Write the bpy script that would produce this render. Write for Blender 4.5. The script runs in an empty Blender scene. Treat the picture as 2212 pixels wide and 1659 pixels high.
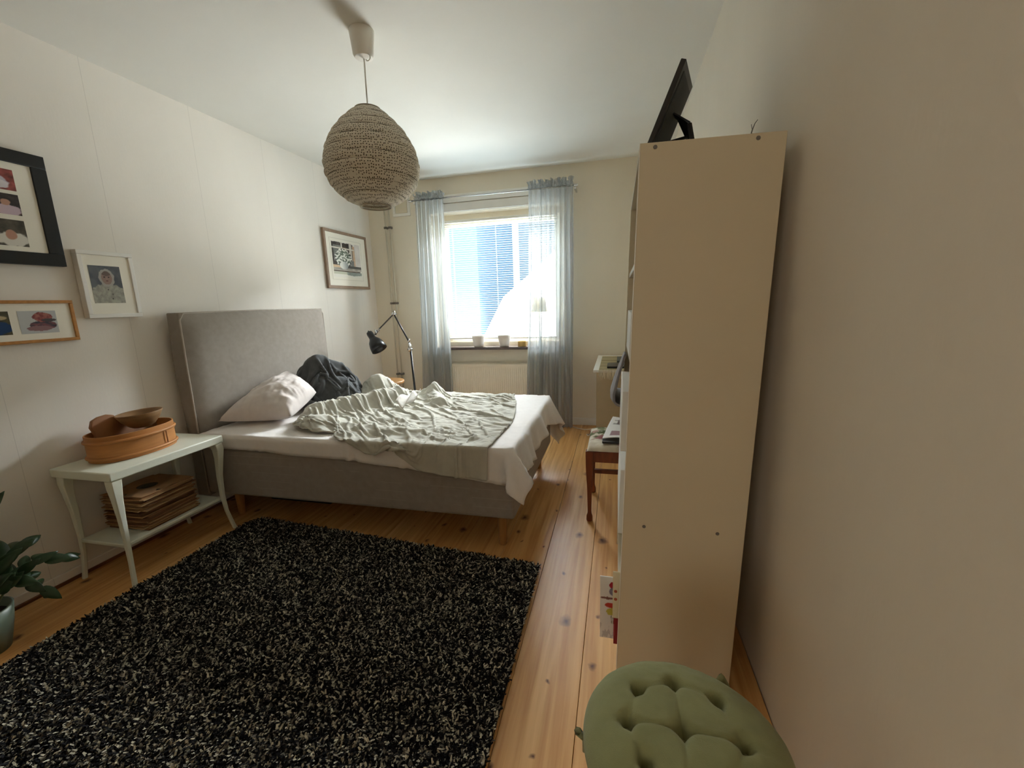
import bpy, bmesh, math, random
import numpy as np
from mathutils import Vector, Matrix, noise

random.seed(7); np.random.seed(7)
sc = bpy.context.scene
COL = sc.collection
pi = math.pi

# ------------------------------------------------------------------ camera
cam_d = bpy.data.cameras.new('camera'); cam = bpy.data.objects.new('camera', cam_d); COL.objects.link(cam)
cam_d.sensor_width = 36.0; cam_d.lens = 920.0/2212.0*36.0; cam_d.clip_start = 0.02
CM = Matrix(((0.97103628, -0.01260862, 0.23859918, 0.0), (0.23660639, 0.18973553, -0.9528997, 0.0),
             (-0.03325599, 0.98175427, 0.18722336, 1.2545), (0, 0, 0, 1)))
cam.matrix_world = CM
sc.camera = cam

# ------------------------------------------------------------------ world, daylight, exposure
w = bpy.data.worlds.new('sky'); sc.world = w; w.use_nodes = True
bg = w.node_tree.nodes['Background']; bg.inputs[0].default_value = (0.80, 0.90, 1.0, 1); bg.inputs[1].default_value = 1.15

def area(name, loc, target, sx, sy, energy, col):
    d = bpy.data.lights.new(name, 'AREA'); d.shape = 'RECTANGLE'; d.size = sx; d.size_y = sy; d.energy = energy; d.color = col
    o = bpy.data.objects.new(name, d); COL.objects.link(o); o.location = loc
    o.rotation_euler = (Vector(target)-Vector(loc)).to_track_quat('-Z', 'Y').to_euler(); return o
area('ground_bounce_light', (1.1, 8.5, -1.45), (0.6, 4.3, 1.4), 9.0, 2.6, 5300, (1.0, 0.965, 0.935))
area('open_sky_light', (0.9, 9.7, 5.2), (0.4, 4.3, 1.4), 9.5, 2.6, 11800, (0.985, 0.975, 1.0))
area('hall_fill_light', (-1.15, -2.7, 1.5), (0.3, 1.0, 1.1), 0.8, 1.5, 12, (1.0, 0.97, 0.92))  # added fill lamp behind the camera, lifts the bookcase and right wall
area('left_wall_fill_light', (1.7, 8.6, 1.9), (-1.3, 4.0, 1.35), 3.6, 3.4, 215, (1.0, 0.985, 0.96))  # added fill lamp out of view, no facade there; brightens the left wall

sc.view_settings.view_transform = 'Standard'; sc.view_settings.look = 'None'
sc.view_settings.gamma = 1.0; sc.view_settings.use_curve_mapping = False
sc.view_settings.exposure = 0.45
sc.cycles.max_bounces = 14; sc.cycles.diffuse_bounces = 8; sc.cycles.transparent_max_bounces = 24
sc.cycles.transmission_bounces = 6; sc.cycles.glossy_bounces = 4; sc.cycles.sample_clamp_indirect = 6.0
sc.cycles.use_denoising = True

# ------------------------------------------------------------------ room dimensions
XL, XR, YW, YB, H = -2.566, 0.462, 4.263, -0.42, 2.5

# ================================================================== helpers
def lin(c):
    if isinstance(c, str):
        c = [int(c[i:i+2], 16)/255 for i in (0, 2, 4)]
    return tuple((x/12.92 if x <= 0.04045 else ((x+0.055)/1.055)**2.4) for x in c[:3])

MATS = {}
def mat(name, col, rough=0.7, var=0.0, vscale=6.0, stretch=(1, 1, 1), bump=0.0, bscale=60.0, metal=0.0, spec=0.4,
        col2=None, coat=0.0, sheen=0.0, coords='Object'):
    if name in MATS: return MATS[name]
    m = bpy.data.materials.new(name); m.use_nodes = True; MATS[name] = m
    nt = m.node_tree; N = nt.nodes; L = nt.links; b = N['Principled BSDF']
    c = lin(col); b.inputs['Base Color'].default_value = (*c, 1); b.inputs['Roughness'].default_value = rough
    b.inputs['Metallic'].default_value = metal; b.inputs['Specular IOR Level'].default_value = spec
    b.inputs['Coat Weight'].default_value = coat; b.inputs['Sheen Weight'].default_value = sheen
    tc = N.new('ShaderNodeTexCoord'); mp = N.new('ShaderNodeMapping'); mp.inputs['Scale'].default_value = stretch
    L.new(tc.outputs[coords], mp.inputs['Vector'])
    if var > 0 or col2:
        no = N.new('ShaderNodeTexNoise'); no.inputs['Scale'].default_value = vscale; no.inputs['Detail'].default_value = 6
        L.new(mp.outputs[0], no.inputs['Vector'])
        mx = N.new('ShaderNodeMix'); mx.data_type = 'RGBA'
        c2 = lin(col2) if col2 else tuple(x*(1-var) for x in c)
        c1 = c if col2 else tuple(min(1, x*(1+var)) for x in c)
        mx.inputs['A'].default_value = (*c1, 1); mx.inputs['B'].default_value = (*c2, 1)
        rp = N.new('ShaderNodeMapRange'); rp.inputs['From Min'].default_value = 0.32; rp.inputs['From Max'].default_value = 0.68
        L.new(no.outputs['Fac'], rp.inputs['Value']); L.new(rp.outputs[0], mx.inputs['Factor'])
        L.new(mx.outputs['Result'], b.inputs['Base Color'])
    if bump > 0:
        nb = N.new('ShaderNodeTexNoise'); nb.inputs['Scale'].default_value = bscale; nb.inputs['Detail'].default_value = 4
        L.new(mp.outputs[0], nb.inputs['Vector'])
        bp = N.new('ShaderNodeBump'); bp.inputs['Strength'].default_value = bump; bp.inputs['Distance'].default_value = 0.004
        L.new(nb.outputs['Fac'], bp.inputs['Height']); L.new(bp.outputs[0], b.inputs['Normal'])
    return m

def attr_mat(name, rough=0.8, spec=0.2, bump=0.0, bscale=200.):
    if name in MATS: return MATS[name]
    m = mat(name, (0.5, 0.5, 0.5), rough, bump=bump, bscale=bscale, spec=spec)
    nt = m.node_tree; a = nt.nodes.new('ShaderNodeAttribute'); a.attribute_name = 'Col'
    nt.links.new(a.outputs['Color'], nt.nodes['Principled BSDF'].inputs['Base Color'])
    return m

ORG = {}
def tag(o, label=None, cat=None, group=None, kind=None):
    if label: o['label'] = label
    if cat: o['category'] = cat
    if group: o['group'] = group
    if kind: o['kind'] = kind
    return o

def thing(name, label, cat, loc, group=None, kind=None):
    o = bpy.data.objects.new(name, None); COL.objects.link(o); o.location = loc
    o.empty_display_size = 0.05; ORG[o.name] = Vector(loc)
    return tag(o, label, cat, group, kind)

def link(name, me, parent=None, origin=None):
    o = bpy.data.objects.new(name, me); COL.objects.link(o)
    if parent is not None:
        og = ORG[parent.name]; o.parent = parent
    else:
        og = Vector(origin) if origin is not None else Vector((0, 0, 0)); o.location = og
    ORG[o.name] = og
    if og.length > 0: me.transform(Matrix.Translation(-og))
    return o

class MB:
    def __init__(s): s.v = []; s.f = []; s.c = None
    def add(s, vs, fs):
        n = len(s.v); s.v += [tuple(v) for v in vs]; s.f += [tuple(i+n for i in f) for f in fs]; return s
    def box(s, x0, x1, y0, y1, z0, z1):
        return s.add([(x0, y0, z0), (x1, y0, z0), (x1, y1, z0), (x0, y1, z0), (x0, y0, z1), (x1, y0, z1), (x1, y1, z1), (x0, y1, z1)],
                     [(0, 3, 2, 1), (4, 5, 6, 7), (0, 1, 5, 4), (1, 2, 6, 5), (2, 3, 7, 6), (3, 0, 4, 7)])
    def prism(s, pts, d):     # pts: closed 3-D polygon, d: extrusion vector
        n = len(pts); P = [Vector(p) for p in pts]; d = Vector(d)
        vs = P+[p+d for p in P]
        fs = [tuple(range(n))[::-1], tuple(range(n, 2*n))]+[(i, (i+1) % n, (i+1) % n+n, i+n) for i in range(n)]
        return s.add(vs, fs)
    def tube(s, pts, r, seg=8, cap=True):
        P = [Vector(p) for p in pts]; n = len(P); R = r if isinstance(r, (list, tuple)) else [r]*n
        rings = []; up = None
        for i, p in enumerate(P):
            t = (P[min(i+1, n-1)]-P[max(i-1, 0)]).normalized()
            if up is None:
                up = Vector((0, 0, 1)) if abs(t.z) < 0.9 else Vector((1, 0, 0))
            a = t.cross(up).normalized(); b = a.cross(t).normalized(); up = b
            rings.append([p+R[i]*(math.cos(2*pi*k/seg)*a+math.sin(2*pi*k/seg)*b) for k in range(seg)])
        vs = [v for q in rings for v in q]; fs = []
        for i in range(n-1):
            for k in range(seg):
                fs.append((i*seg+k, i*seg+(k+1) % seg, (i+1)*seg+(k+1) % seg, (i+1)*seg+k))
        if cap: fs += [tuple(range(seg))[::-1], tuple(range((n-1)*seg, n*seg))]
        return s.add(vs, fs)
    def lathe(s, prof, c, seg=32, axis=None, sx=1.0, sy=1.0, closed=False):
        # prof: list of (r, h) along +Z (or axis) from c
        c = Vector(c)
        if axis is None: ex, ey, ez = Vector((1, 0, 0)), Vector((0, 1, 0)), Vector((0, 0, 1))
        else:
            ez = Vector(axis).normalized(); ex = ez.orthogonal().normalized(); ey = ez.cross(ex)
        vs = []; fs = []; n = len(prof)
        for r, h in prof:
            for k in range(seg):
                a = 2*pi*k/seg; vs.append(c+ex*(r*sx*math.cos(a))+ey*(r*sy*math.sin(a))+ez*h)
        for i in range(n-1 if not closed else n):
            j = (i+1) % n
            for k in range(seg):
                fs.append((i*seg+k, i*seg+(k+1) % seg, j*seg+(k+1) % seg, j*seg+k))
        if not closed:
            if prof[0][0] > 1e-4 and False: pass
        return s.add(vs, fs)
    def capped(s, prof, c, seg=32, axis=None, sx=1.0, sy=1.0):
        n0 = len(s.v); s.lathe(prof, c, seg, axis, sx, sy); n = len(prof)
        s.f.append(tuple(n0+k for k in range(seg))[::-1]); s.f.append(tuple(n0+(n-1)*seg+k for k in range(seg))); return s
    def grid(s, P):
        n, m = len(P), len(P[0])
        vs = [P[i][j] for i in range(n) for j in range(m)]
        fs = [(i*m+j, (i+1)*m+j, (i+1)*m+j+1, i*m+j+1) for i in range(n-1) for j in range(m-1)]
        return s.add(vs, fs)
    def xf(s, M):
        s.v = [tuple(M @ Vector(v)) for v in s.v]; return s
    def build(s, name, material, parent=None, origin=None, smooth=False, bevel=0, seg=2, solid=0, sub=0, angle=40):
        me = bpy.data.meshes.new(name); me.from_pydata(s.v, [], s.f); me.update()
        bm = bmesh.new(); bm.from_mesh(me); bmesh.ops.recalc_face_normals(bm, faces=bm.faces); bm.to_mesh(me); bm.free()
        me.materials.append(material)
        if s.c is not None:
            ca = me.color_attributes.new('Col', 'FLOAT_COLOR', 'POINT')
            a = np.ones((len(s.v), 4), 'f4'); a[:, :3] = s.c; ca.data.foreach_set('color', a.ravel())
        o = link(name, me, parent, origin)
        if bevel:
            b = o.modifiers.new('bevel', 'BEVEL'); b.width = bevel; b.segments = seg; b.limit_method = 'ANGLE'; b.angle_limit = 0.6
        if solid:
            b = o.modifiers.new('solid', 'SOLIDIFY'); b.thickness = solid; b.offset = 0
        if sub:
            b = o.modifiers.new('sub', 'SUBSURF'); b.levels = sub; b.render_levels = sub
        if smooth or bevel:
            me.polygons.foreach_set('use_smooth', [True]*len(me.polygons))
            if not smooth: me.set_sharp_from_angle(angle=math.radians(angle)) if hasattr(me, 'set_sharp_from_angle') else None
        return o

def copy_to(o, loc, parent=None):
    c = o.copy(); COL.objects.link(c); c.location = loc; ORG[c.name] = Vector(loc)
    if parent is not None: c.parent = parent
    return c

def fbm(x, y, z=0.0, o=4):
    return noise.fractal(Vector((x, y, z)), 1.0, 2.0, o)

def struct(o): o['kind'] = 'structure'; return o

def painted(name, origin_pt, eu, ev, nu, nv, fn, material, parent=None, origin=None, lift=None):
    """flat print: grid with a colour attribute painted by fn(u,v)"""
    o0, eu, ev = Vector(origin_pt), Vector(eu), Vector(ev); m = MB(); P = []; C = []
    for i in range(nu+1):
        row = []
        for j in range(nv+1):
            u, v = i/nu, j/nv; p = o0+eu*u+ev*v
            if lift: p = p+lift(u, v)
            row.append(p); C.append(lin(fn(u, v)))
        P.append(row)
    m.grid(P); m.c = np.array(C, 'f4'); return m.build(name, material, parent, origin, smooth=lift is not None)

# ------------------------------------------------------------------ small cloth solver (position based)
def cloth(P, Q, collide, steps=60, iters=8, grav=0.0006, bend=0.08, damp=0.93, fric=0.6, pin=None):
    P = P.copy(); old = P.copy(); n, m = P.shape[:2]
    def sl(di, dj, a, b):
        return None
    cons = []
    def addc(i0, j0, di, dj, stride_i, stride_j, k):
        A = (slice(i0, n-di if di else None, stride_i), slice(j0 if dj >= 0 else j0-dj, (m-dj if dj > 0 else None), stride_j))
        B = (slice(i0+di, n if di else None, stride_i), slice(j0+dj if dj >= 0 else j0, (m if dj > 0 else (m+dj if dj < 0 else None)), stride_j))
        a, b = Q[A], Q[B]
        ni, nj = min(a.shape[0], b.shape[0]), min(a.shape[1], b.shape[1])
        if ni == 0 or nj == 0: return
        L = np.linalg.norm(a[:ni, :nj]-b[:ni, :nj], axis=-1)
        cons.append((A, B, ni, nj, L, k))
    for s in (0, 1):
        addc(s, 0, 1, 0, 2, 1, 1.0); addc(0, s, 0, 1, 1, 2, 1.0)
    for s in (0, 1):
        addc(s, 0, 1, 1, 2, 1, 0.35); addc(s, 0, 1, -1, 2, 1, 0.35)
    for s in (0, 1, 2, 3):
        addc(s, 0, 2, 0, 4, 1, bend); addc(0, s, 0, 2, 1, 4, bend)
    for st in range(steps):
        V = (P-old)*damp; old = P.copy(); P = P+V; P[..., 2] -= grav
        for it in range(iters):
            for A, B, ni, nj, L, k in cons:
                a = P[A][:ni, :nj]; b = P[B][:ni, :nj]
                d = b-a; l = np.sqrt((d*d).sum(-1))+1e-9
                c = (0.5*k*(l-L)/l)[..., None]*d
                a += c; b -= c
            if it % 2 == 1 or it == iters-1:
                P, hit = collide(P)
                f = hit[..., None]*fric
                P[..., :2] = P[..., :2]*(1-f)+old[..., :2]*f if it == iters-1 else P[..., :2]
        if pin is not None:
            P[pin] = old[pin]
    return P

def box_collide(x0, x1, y0, y1, hf):
    def fn(P):
        x, y, z = P[..., 0], P[..., 1], P[..., 2]
        h = hf(x, y)
        dt = h-z
        ds = np.minimum(np.minimum(x-x0, x1-x), np.minimum(y-y0, y1-y))
        inside = (ds > 0) & (dt > 0)
        top = inside & (dt <= np.maximum(ds, 0.0)*1.5+0.012)
        P[..., 2] = np.where(top, h, z)
        side = inside & ~top
        ax, bx, ay, by = x-x0, x1-x, y-y0, y1-y
        mn = np.minimum(np.minimum(ax, bx), np.minimum(ay, by))
        P[..., 0] = np.where(side & (mn == ax), x0, np.where(side & (mn == bx), x1, x))
        P[..., 1] = np.where(side & (mn == ay), y0, np.where(side & (mn == by), y1, y))
        return P, inside.astype(float)
    return fn

def cloth_obj(name, P, material, label, cat, solid=0.0, sub=0, origin=None):
    m = MB(); n, k = P.shape[:2]
    m.v = [tuple(p) for p in P.reshape(-1, 3)]
    m.f = [(i*k+j, (i+1)*k+j, (i+1)*k+j+1, i*k+j+1) for i in range(n-1) for j in range(k-1)]
    if origin is None:
        origin = (float(P[..., 0].mean()), float(P[..., 1].mean()), float(P[..., 2].min()))
    o = m.build(name, material, None, origin, smooth=True, solid=solid, sub=sub)
    return tag(o, label, cat)

# ================================================================== materials
def wallpaper(name, col, seams):
    m = mat(name, col, 0.85, var=0.025, vscale=3.0, stretch=(1, 1, 0.35), bump=0.10, bscale=90, spec=0.15)
    if seams:
        nt = m.node_tree; N = nt.nodes; L = nt.links; b = N['Principled BSDF']
        tc = N.new('ShaderNodeTexCoord'); sp = N.new('ShaderNodeSeparateXYZ'); L.new(tc.outputs['Object'], sp.inputs[0])
        a = N.new('ShaderNodeMath'); a.operation = 'ADD'; a.inputs[1].default_value = 10.0-1.785+0.2775; L.new(sp.outputs['Y'], a.inputs[0])
        d = N.new('ShaderNodeMath'); d.operation = 'PINGPONG'; d.inputs[1].default_value = 0.2775; L.new(a.outputs[0], d.inputs[0])
        g = N.new('ShaderNodeMath'); g.operation = 'GREATER_THAN'; g.inputs[1].default_value = 0.2764; L.new(d.outputs[0], g.inputs[0])
        src = b.inputs['Base Color'].links[0].from_socket
        mx = N.new('ShaderNodeMix'); mx.data_type = 'RGBA'; mx.inputs['B'].default_value = (*[x*0.82 for x in lin(col)], 1)
        L.new(src, mx.inputs['A']); L.new(g.outputs[0], mx.inputs['Factor']); L.new(mx.outputs['Result'], b.inputs['Base Color'])
    return m
M_WALL_L = wallpaper('wallpaper_left', 'E7E2D9', True)
M_WALL_W = wallpaper('wallpaper_window', 'E6DDCA', False)
M_WALL_R = wallpaper('wallpaper_right', 'E2DACA', False)
M_CEIL = mat('ceiling_paint', 'E6E5DE', 0.9, var=0.01, vscale=4, bump=0.04, bscale=120, spec=0.1)
M_WHITE = mat('white_paint', 'E9E6DD', 0.45, var=0.02, vscale=8)
M_GREENWHITE = mat('pale_green_white_paint', 'DDE0D0', 0.42, var=0.03, vscale=7, bump=0.03)
M_BLACK = mat('black_lacquer', '101010', 0.35, var=0.1, vscale=20)
M_CHROME = mat('chrome', 'C9C9C9', 0.18, metal=1.0, var=0.02)
M_GREYPIPE = mat('painted_pipe', 'C9C0AC', 0.5, var=0.03)
M_CLIP = mat('pipe_clip_grey', '6F6A62', 0.6, var=0.1)
M_WOODLEG = mat('birch_leg', 'A67A4A', 0.5, var=0.12, vscale=9, stretch=(6, 6, 1))
M_BROWN = mat('brown_chair_wood', '74391C', 0.42, var=0.25, vscale=8, stretch=(5, 5, 1), bump=0.05)
M_BENT = mat('bent_wood', 'B57B44', 0.5, var=0.18, vscale=5, stretch=(1, 1, 6), bump=0.08, bscale=40)
M_BENTDARK = mat('aged_brown_wood', '8A5C36', 0.55, var=0.25, vscale=9, bump=0.12, bscale=50)
M_OAK = mat('oak_frame', 'B07C40', 0.45, var=0.15, vscale=14, stretch=(1, 4, 4))
M_TAUPE = mat('taupe_frame', '8E7763', 0.5, var=0.12, vscale=20)
M_MATBOARD = mat('mount_board', 'EDE9DC', 0.9, var=0.01)
M_PRINT = attr_mat('printed_picture', 0.6, 0.25)

def cloth_mat(name, col, rough=0.95, var=0.06, vs=30, bump=0.25, bs=420, sheen=0.15):
    return mat(name, col, rough, var=var, vscale=vs, bump=bump, bscale=bs, spec=0.1, sheen=sheen)
M_BEDFAB = cloth_mat('taupe_bed_fabric', '938B82', bs=500)
M_SHEET = cloth_mat('white_sheet', 'EAE6E3', var=0.02, bump=0.12)
M_PILLOW = cloth_mat('pillow_cotton', 'DAD1CC', var=0.03, bump=0.12)
M_DUVET = cloth_mat('sage_linen', 'BFBDB1', var=0.04, bump=0.2)
M_THROW = cloth_mat('charcoal_wool', '4D4F50', var=0.15, bump=0.5, bs=260)
M_GREEN = cloth_mat('green_cushion_cotton', '8B8C63', var=0.06, bump=0.2)

def pine():
    m = bpy.data.materials.new('pine_plank'); m.use_nodes = True; MATS['pine'] = m
    nt = m.node_tree; N = nt.nodes; L = nt.links; b = N['Principled BSDF']
    tc = N.new('ShaderNodeTexCoord'); oi = N.new('ShaderNodeObjectInfo')
    off = N.new('ShaderNodeCombineXYZ'); mm = N.new('ShaderNodeMath'); mm.operation = 'MULTIPLY'; mm.inputs[1].default_value = 37.0
    L.new(oi.outputs['Random'], mm.inputs[0]); L.new(mm.outputs[0], off.inputs['Y']); L.new(mm.outputs[0], off.inputs['Z'])
    ad = N.new('ShaderNodeVectorMath'); L.new(tc.outputs['Object'], ad.inputs[0]); L.new(off.outputs[0], ad.inputs[1])
    def mapping(sc_):
        q = N.new('ShaderNodeMapping'); q.inputs['Scale'].default_value = sc_; L.new(ad.outputs[0], q.inputs['Vector']); return q
    # knots distort the grain
    vo = N.new('ShaderNodeTexVoronoi'); vo.voronoi_dimensions = '2D'; vo.inputs['Scale'].default_value = 1.0; q = mapping((6.5, 4.6, 1)); L.new(q.outputs[0], vo.inputs['Vector'])
    kn = N.new('ShaderNodeMapRange'); kn.inputs['From Min'].default_value = 0.02; kn.inputs['From Max'].default_value = 0.12
    kn.inputs['To Min'].default_value = 1; kn.inputs['To Max'].default_value = 0; 
    sx = N.new('ShaderNodeSeparateColor'); L.new(vo.outputs['Color'], sx.inputs[0])
    kz = N.new('ShaderNodeMapRange'); kz.inputs['To Min'].default_value = 0.45; kz.inputs['To Max'].default_value = 2.6; L.new(sx.outputs[1], kz.inputs['Value'])
    kd = N.new('ShaderNodeMath'); kd.operation = 'MULTIPLY'; L.new(vo.outputs['Distance'], kd.inputs[0]); L.new(kz.outputs[0], kd.inputs[1]); L.new(kd.outputs[0], kn.inputs['Value'])
    kw = N.new('ShaderNodeTexNoise'); kw.inputs['Scale'].default_value = 22; L.new(ad.outputs[0], kw.inputs['Vector'])
    kv = N.new('ShaderNodeVectorMath'); kv.operation = 'MULTIPLY_ADD'; kv.inputs[1].default_value = (0.22, 0.22, 0); L.new(kw.outputs['Color'], kv.inputs[0]); L.new(q.outputs[0], kv.inputs[2]); L.new(kv.outputs[0], vo.inputs['Vector'])
    rk = N.new('ShaderNodeMath'); rk.operation = 'GREATER_THAN'; rk.inputs[1].default_value = 0.58
    L.new(sx.outputs[0], rk.inputs[0])
    km = N.new('ShaderNodeMath'); km.operation = 'MULTIPLY'; L.new(kn.outputs[0], km.inputs[0]); L.new(rk.outputs[0], km.inputs[1])
    gr = N.new('ShaderNodeTexNoise'); gr.inputs['Scale'].default_value = 1.0; gr.inputs['Detail'].default_value = 7; gr.inputs['Distortion'].default_value = 0.4
    q2 = mapping((42, 1.6, 1)); L.new(q2.outputs[0], gr.inputs['Vector'])
    cr = N.new('ShaderNodeValToRGB'); e = cr.color_ramp.elements
    e[0].position = 0.30; e[0].color = (*lin('C79659'), 1); e[1].position = 0.70; e[1].color = (*lin('EBC58C'), 1)
    L.new(gr.outputs['Fac'], cr.inputs[0])
    big = N.new('ShaderNodeTexNoise'); big.inputs['Scale'].default_value = 1.0; big.inputs['Detail'].default_value = 2
    q3 = mapping((6, 0.7, 1)); L.new(q3.outputs[0], big.inputs['Vector'])
    m1 = N.new('ShaderNodeMix'); m1.data_type = 'RGBA'; m1.blend_type = 'MULTIPLY'; m1.inputs['B'].default_value = (*lin('E8C99C'), 1)
    L.new(cr.outputs[0], m1.inputs['A']); L.new(big.outputs['Fac'], m1.inputs['Factor'])
    m2 = N.new('ShaderNodeMix'); m2.data_type = 'RGBA'; m2.inputs['B'].default_value = (*lin('5C3014'), 1)
    L.new(m1.outputs['Result'], m2.inputs['A']); L.new(km.outputs[0], m2.inputs['Factor'])
    L.new(m2.outputs['Result'], b.inputs['Base Color'])
    b.inputs['Roughness'].default_value = 0.36; b.inputs['Specular IOR Level'].default_value = 0.35
    bp = N.new('ShaderNodeBump'); bp.inputs['Strength'].default_value = 0.08; bp.inputs['Distance'].default_value = 0.003
    L.new(gr.outputs['Fac'], bp.inputs['Height']); L.new(bp.outputs[0], b.inputs['Normal'])
    return m
M_PINE = pine()

# ================================================================== structure
fl = struct(MB().box(XL-0.1, XR+0.1, YB-0.1, YW+0.1, -0.12, -0.022).build('floor', mat('dark_joint', '2A170B', 0.9, var=0.1)))
pw = 0.2267
edges = [XL]+[x for x in (-0.106+k*pw for k in range(-12, 4)) if XL+0.03 < x < XR-0.03]+[XR]
for a, b in zip(edges[:-1], edges[1:]):
    wd = b-a-0.0014
    MB().box(a+0.0007, a+0.0007+wd, YB, YW, -0.022, 0.0).build('plank', M_PINE, fl, bevel=0.0012, seg=1)

def wall(name, mb, m): return struct(mb.build(name, m))
wall('wall_left', MB().box(XL-0.12, XL, YB-0.12, YW+0.3, -0.02, H+0.05), M_WALL_L)
wall('wall_right', MB().prism([(XR+0.003, YB-0.12, -0.02), (XR+0.2, YB-0.12, -0.02), (XR+0.2, YB-0.12, H+0.05), (XR-0.034, YB-0.12, H+0.05)], (0, YW+0.3-YB+0.12, 0)), M_WALL_R)
fw = MB(); fw.box(XL-0.1, -0.75, YB-0.12, YB, -0.02, H+0.05); fw.box(0.38, XR+0.1, YB-0.12, YB, -0.02, H+0.05); fw.box(-0.75, 0.38, YB-0.12, YB, 2.12, H+0.05)
wall('wall_front', fw, M_WALL_R)
hw = MB(); hw.box(-1.9, -1.8, -3.3, YB-0.12, -0.02, H+0.05); hw.box(0.7, 0.8, -3.3, YB-0.12, -0.02, H+0.05); hw.box(-1.9, 0.8, -3.4, -3.3, -0.02, H+0.05)
wall('wall_added_hall', hw, M_WALL_R)  # short hall added behind the camera so fill light can enter
struct(MB().box(-1.9, 0.8, -3.4, YB-0.1, -0.12, 0.0).build('floor_added_hall', M_PINE)); struct(MB().box(-1.9, 0.8, -3.4, YB-0.12, H, H+0.1).build('ceiling_added_hall', M_CEIL))
OX0, OX1, OZ0, OZ1 = -1.88, -0.50, 0.80, 2.165          # window opening
ww = MB()
ww.box(XL-0.1, OX0, YW, YW+0.3, -0.02, H+0.05); ww.box(OX1, XR+0.1, YW, YW+0.3, -0.02, H+0.05)
ww.box(OX0, OX1, YW, YW+0.3, -0.02, OZ0); ww.box(OX0, OX1, YW, YW+0.3, OZ1, H+0.05)
wall('wall_window', ww, M_WALL_W)
# ceiling, gently sagging near the window
cm = MB(); P = []
for i in range(31):
    x = XL-0.1+(XR-XL+0.2)*i/30; row = []
    for j in range(91):
        y = YB-0.1+(YW-0.45-YB+0.1)*j/40 if j <= 40 else YW-0.45+0.55*(j-40)/50
        k = max(0, min(1, (x+1.2)/1.5)); t = (y-(YW-0.15-0.10*k))/(0.07+0.06*k)
        s = (0.016+0.018*k)*math.exp(-t*t)
        row.append((x, y, H-s))
    P.append(row)
cm.grid(P); ce = struct(cm.build('ceiling', M_CEIL, smooth=True))
MB().box(XL-0.1, XR+0.1, YB-0.1, YW+0.1, H+0.03, H+0.12).build('ceiling_slab', M_CEIL, ce)
# baseboards
def bb(name, mb): struct(mb.build(name, M_WHITE, bevel=0.004))
bb('baseboard_window', MB().box(XL, XR, YW-0.014, YW, 0.0, 0.075))
MB_ = MB().box(XL, XL+0.014, YB, YW-0.016, 0.016, 0.055)
struct(MB_.build('baseboard_left', M_WALL_L, bevel=0.003))
struct(MB().box(XL, XL+0.02, YB, YW-0.016, 0.0, 0.016).build('trim_2', mat('brown_moulding', '6B3F20', 0.5, var=0.15), bevel=0.003))
# doorway added behind the camera, left open for the hall fill light
d1 = struct(thing('door_1', 'wide white door frame added around the light opening behind', 'door', (0.0, YB, 0)))
fr = MB(); fr.box(-0.82, -0.75, YB-0.13, YB+0.02, 0, 2.2); fr.box(0.38, 0.43, YB-0.13, YB+0.02, 0, 2.2); fr.box(-0.75, 0.38, YB-0.13, YB+0.02, 2.12, 2.2)
fr.build('door_frame', M_WHITE, d1, bevel=0.004)

# ------------------------------------------------------------------ window
FY0, FY1 = YW+0.125, YW+0.185
M_FRAME = mat('window_frame_paint', 'EDE3CF', 0.4, var=0.02)
w1 = struct(thing('window_1', 'white framed window with venetian blind behind sheer curtains', 'window', (-1.19, FY0, OZ0)))
f = MB(); f.box(OX0, OX0+0.075, FY0, FY1, OZ0, OZ1); f.box(OX1-0.065, OX1, FY0, FY1, OZ0, OZ1)
f.box(OX0+0.075, OX1-0.065, FY0, FY1, OZ0, OZ0+0.055); f.box(OX0+0.075, OX1-0.065, FY0, FY1, OZ1-0.07, OZ1)
f.build('window_frame', M_FRAME, w1, bevel=0.004)
sx0, sx1, sz0, sz1 = OX0+0.077, OX1-0.067, OZ0+0.058, OZ1-0.073
s = MB(); s.box(sx0, sx0+0.05, FY0+0.02, FY1+0.01, sz0, sz1); s.box(sx1-0.05, sx1, FY0+0.02, FY1+0.01, sz0, sz1)
s.box(sx0+0.05, sx1-0.05, FY0+0.02, FY1+0.01, sz0, sz0+0.045); s.box(sx0+0.05, sx1-0.05, FY0+0.02, FY1+0.01, sz1-0.045, sz1)
sash = s.build('window_sash', M_FRAME, w1, bevel=0.004)
def glass():
    m = bpy.data.materials.new('window_glass'); m.use_nodes = True; nt = m.node_tree; N = nt.nodes; N.clear()
    o = N.new('ShaderNodeOutputMaterial'); t = N.new('ShaderNodeBsdfTransparent'); t.inputs[0].default_value = (0.94, 0.97, 0.97, 1)
    g = N.new('ShaderNodeBsdfGlossy'); g.inputs['Roughness'].default_value = 0.02; fz = N.new('ShaderNodeFresnel'); fz.inputs[0].default_value = 1.15
    mx = N.new('ShaderNodeMixShader'); nt.links.new(fz.outputs[0], mx.inputs[0]); nt.links.new(t.outputs[0], mx.inputs[1]); nt.links.new(g.outputs[0], mx.inputs[2])
    nt.links.new(mx.outputs[0], o.inputs[0]); return m
MB().box(sx0+0.045, sx1-0.045, FY1-0.018, FY1-0.014, sz0+0.04, sz1-0.04).build('pane', glass(), sash)
hd = MB(); hd.box(OX1-0.085, OX1-0.065, FY0-0.012, FY0, 1.00, 1.06); hd.tube([(OX1-0.075, FY0-0.012, 1.03), (OX1-0.075, FY0-0.04, 1.03), (OX1-0.045, FY0-0.045, 0.97)], 0.007, 8)
hd.build('window_handle', M_CHROME, w1, smooth=False)
M_SILL = mat('brown_stone_sill', '4A3530', 0.22, var=0.15, vscale=30, spec=0.5)
MB().box(OX0-0.06, OX1+0.05, YW-0.075, FY0, OZ0-0.012, OZ0+0.014).build('window_sill', M_SILL, w1, bevel=0.004)
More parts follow.
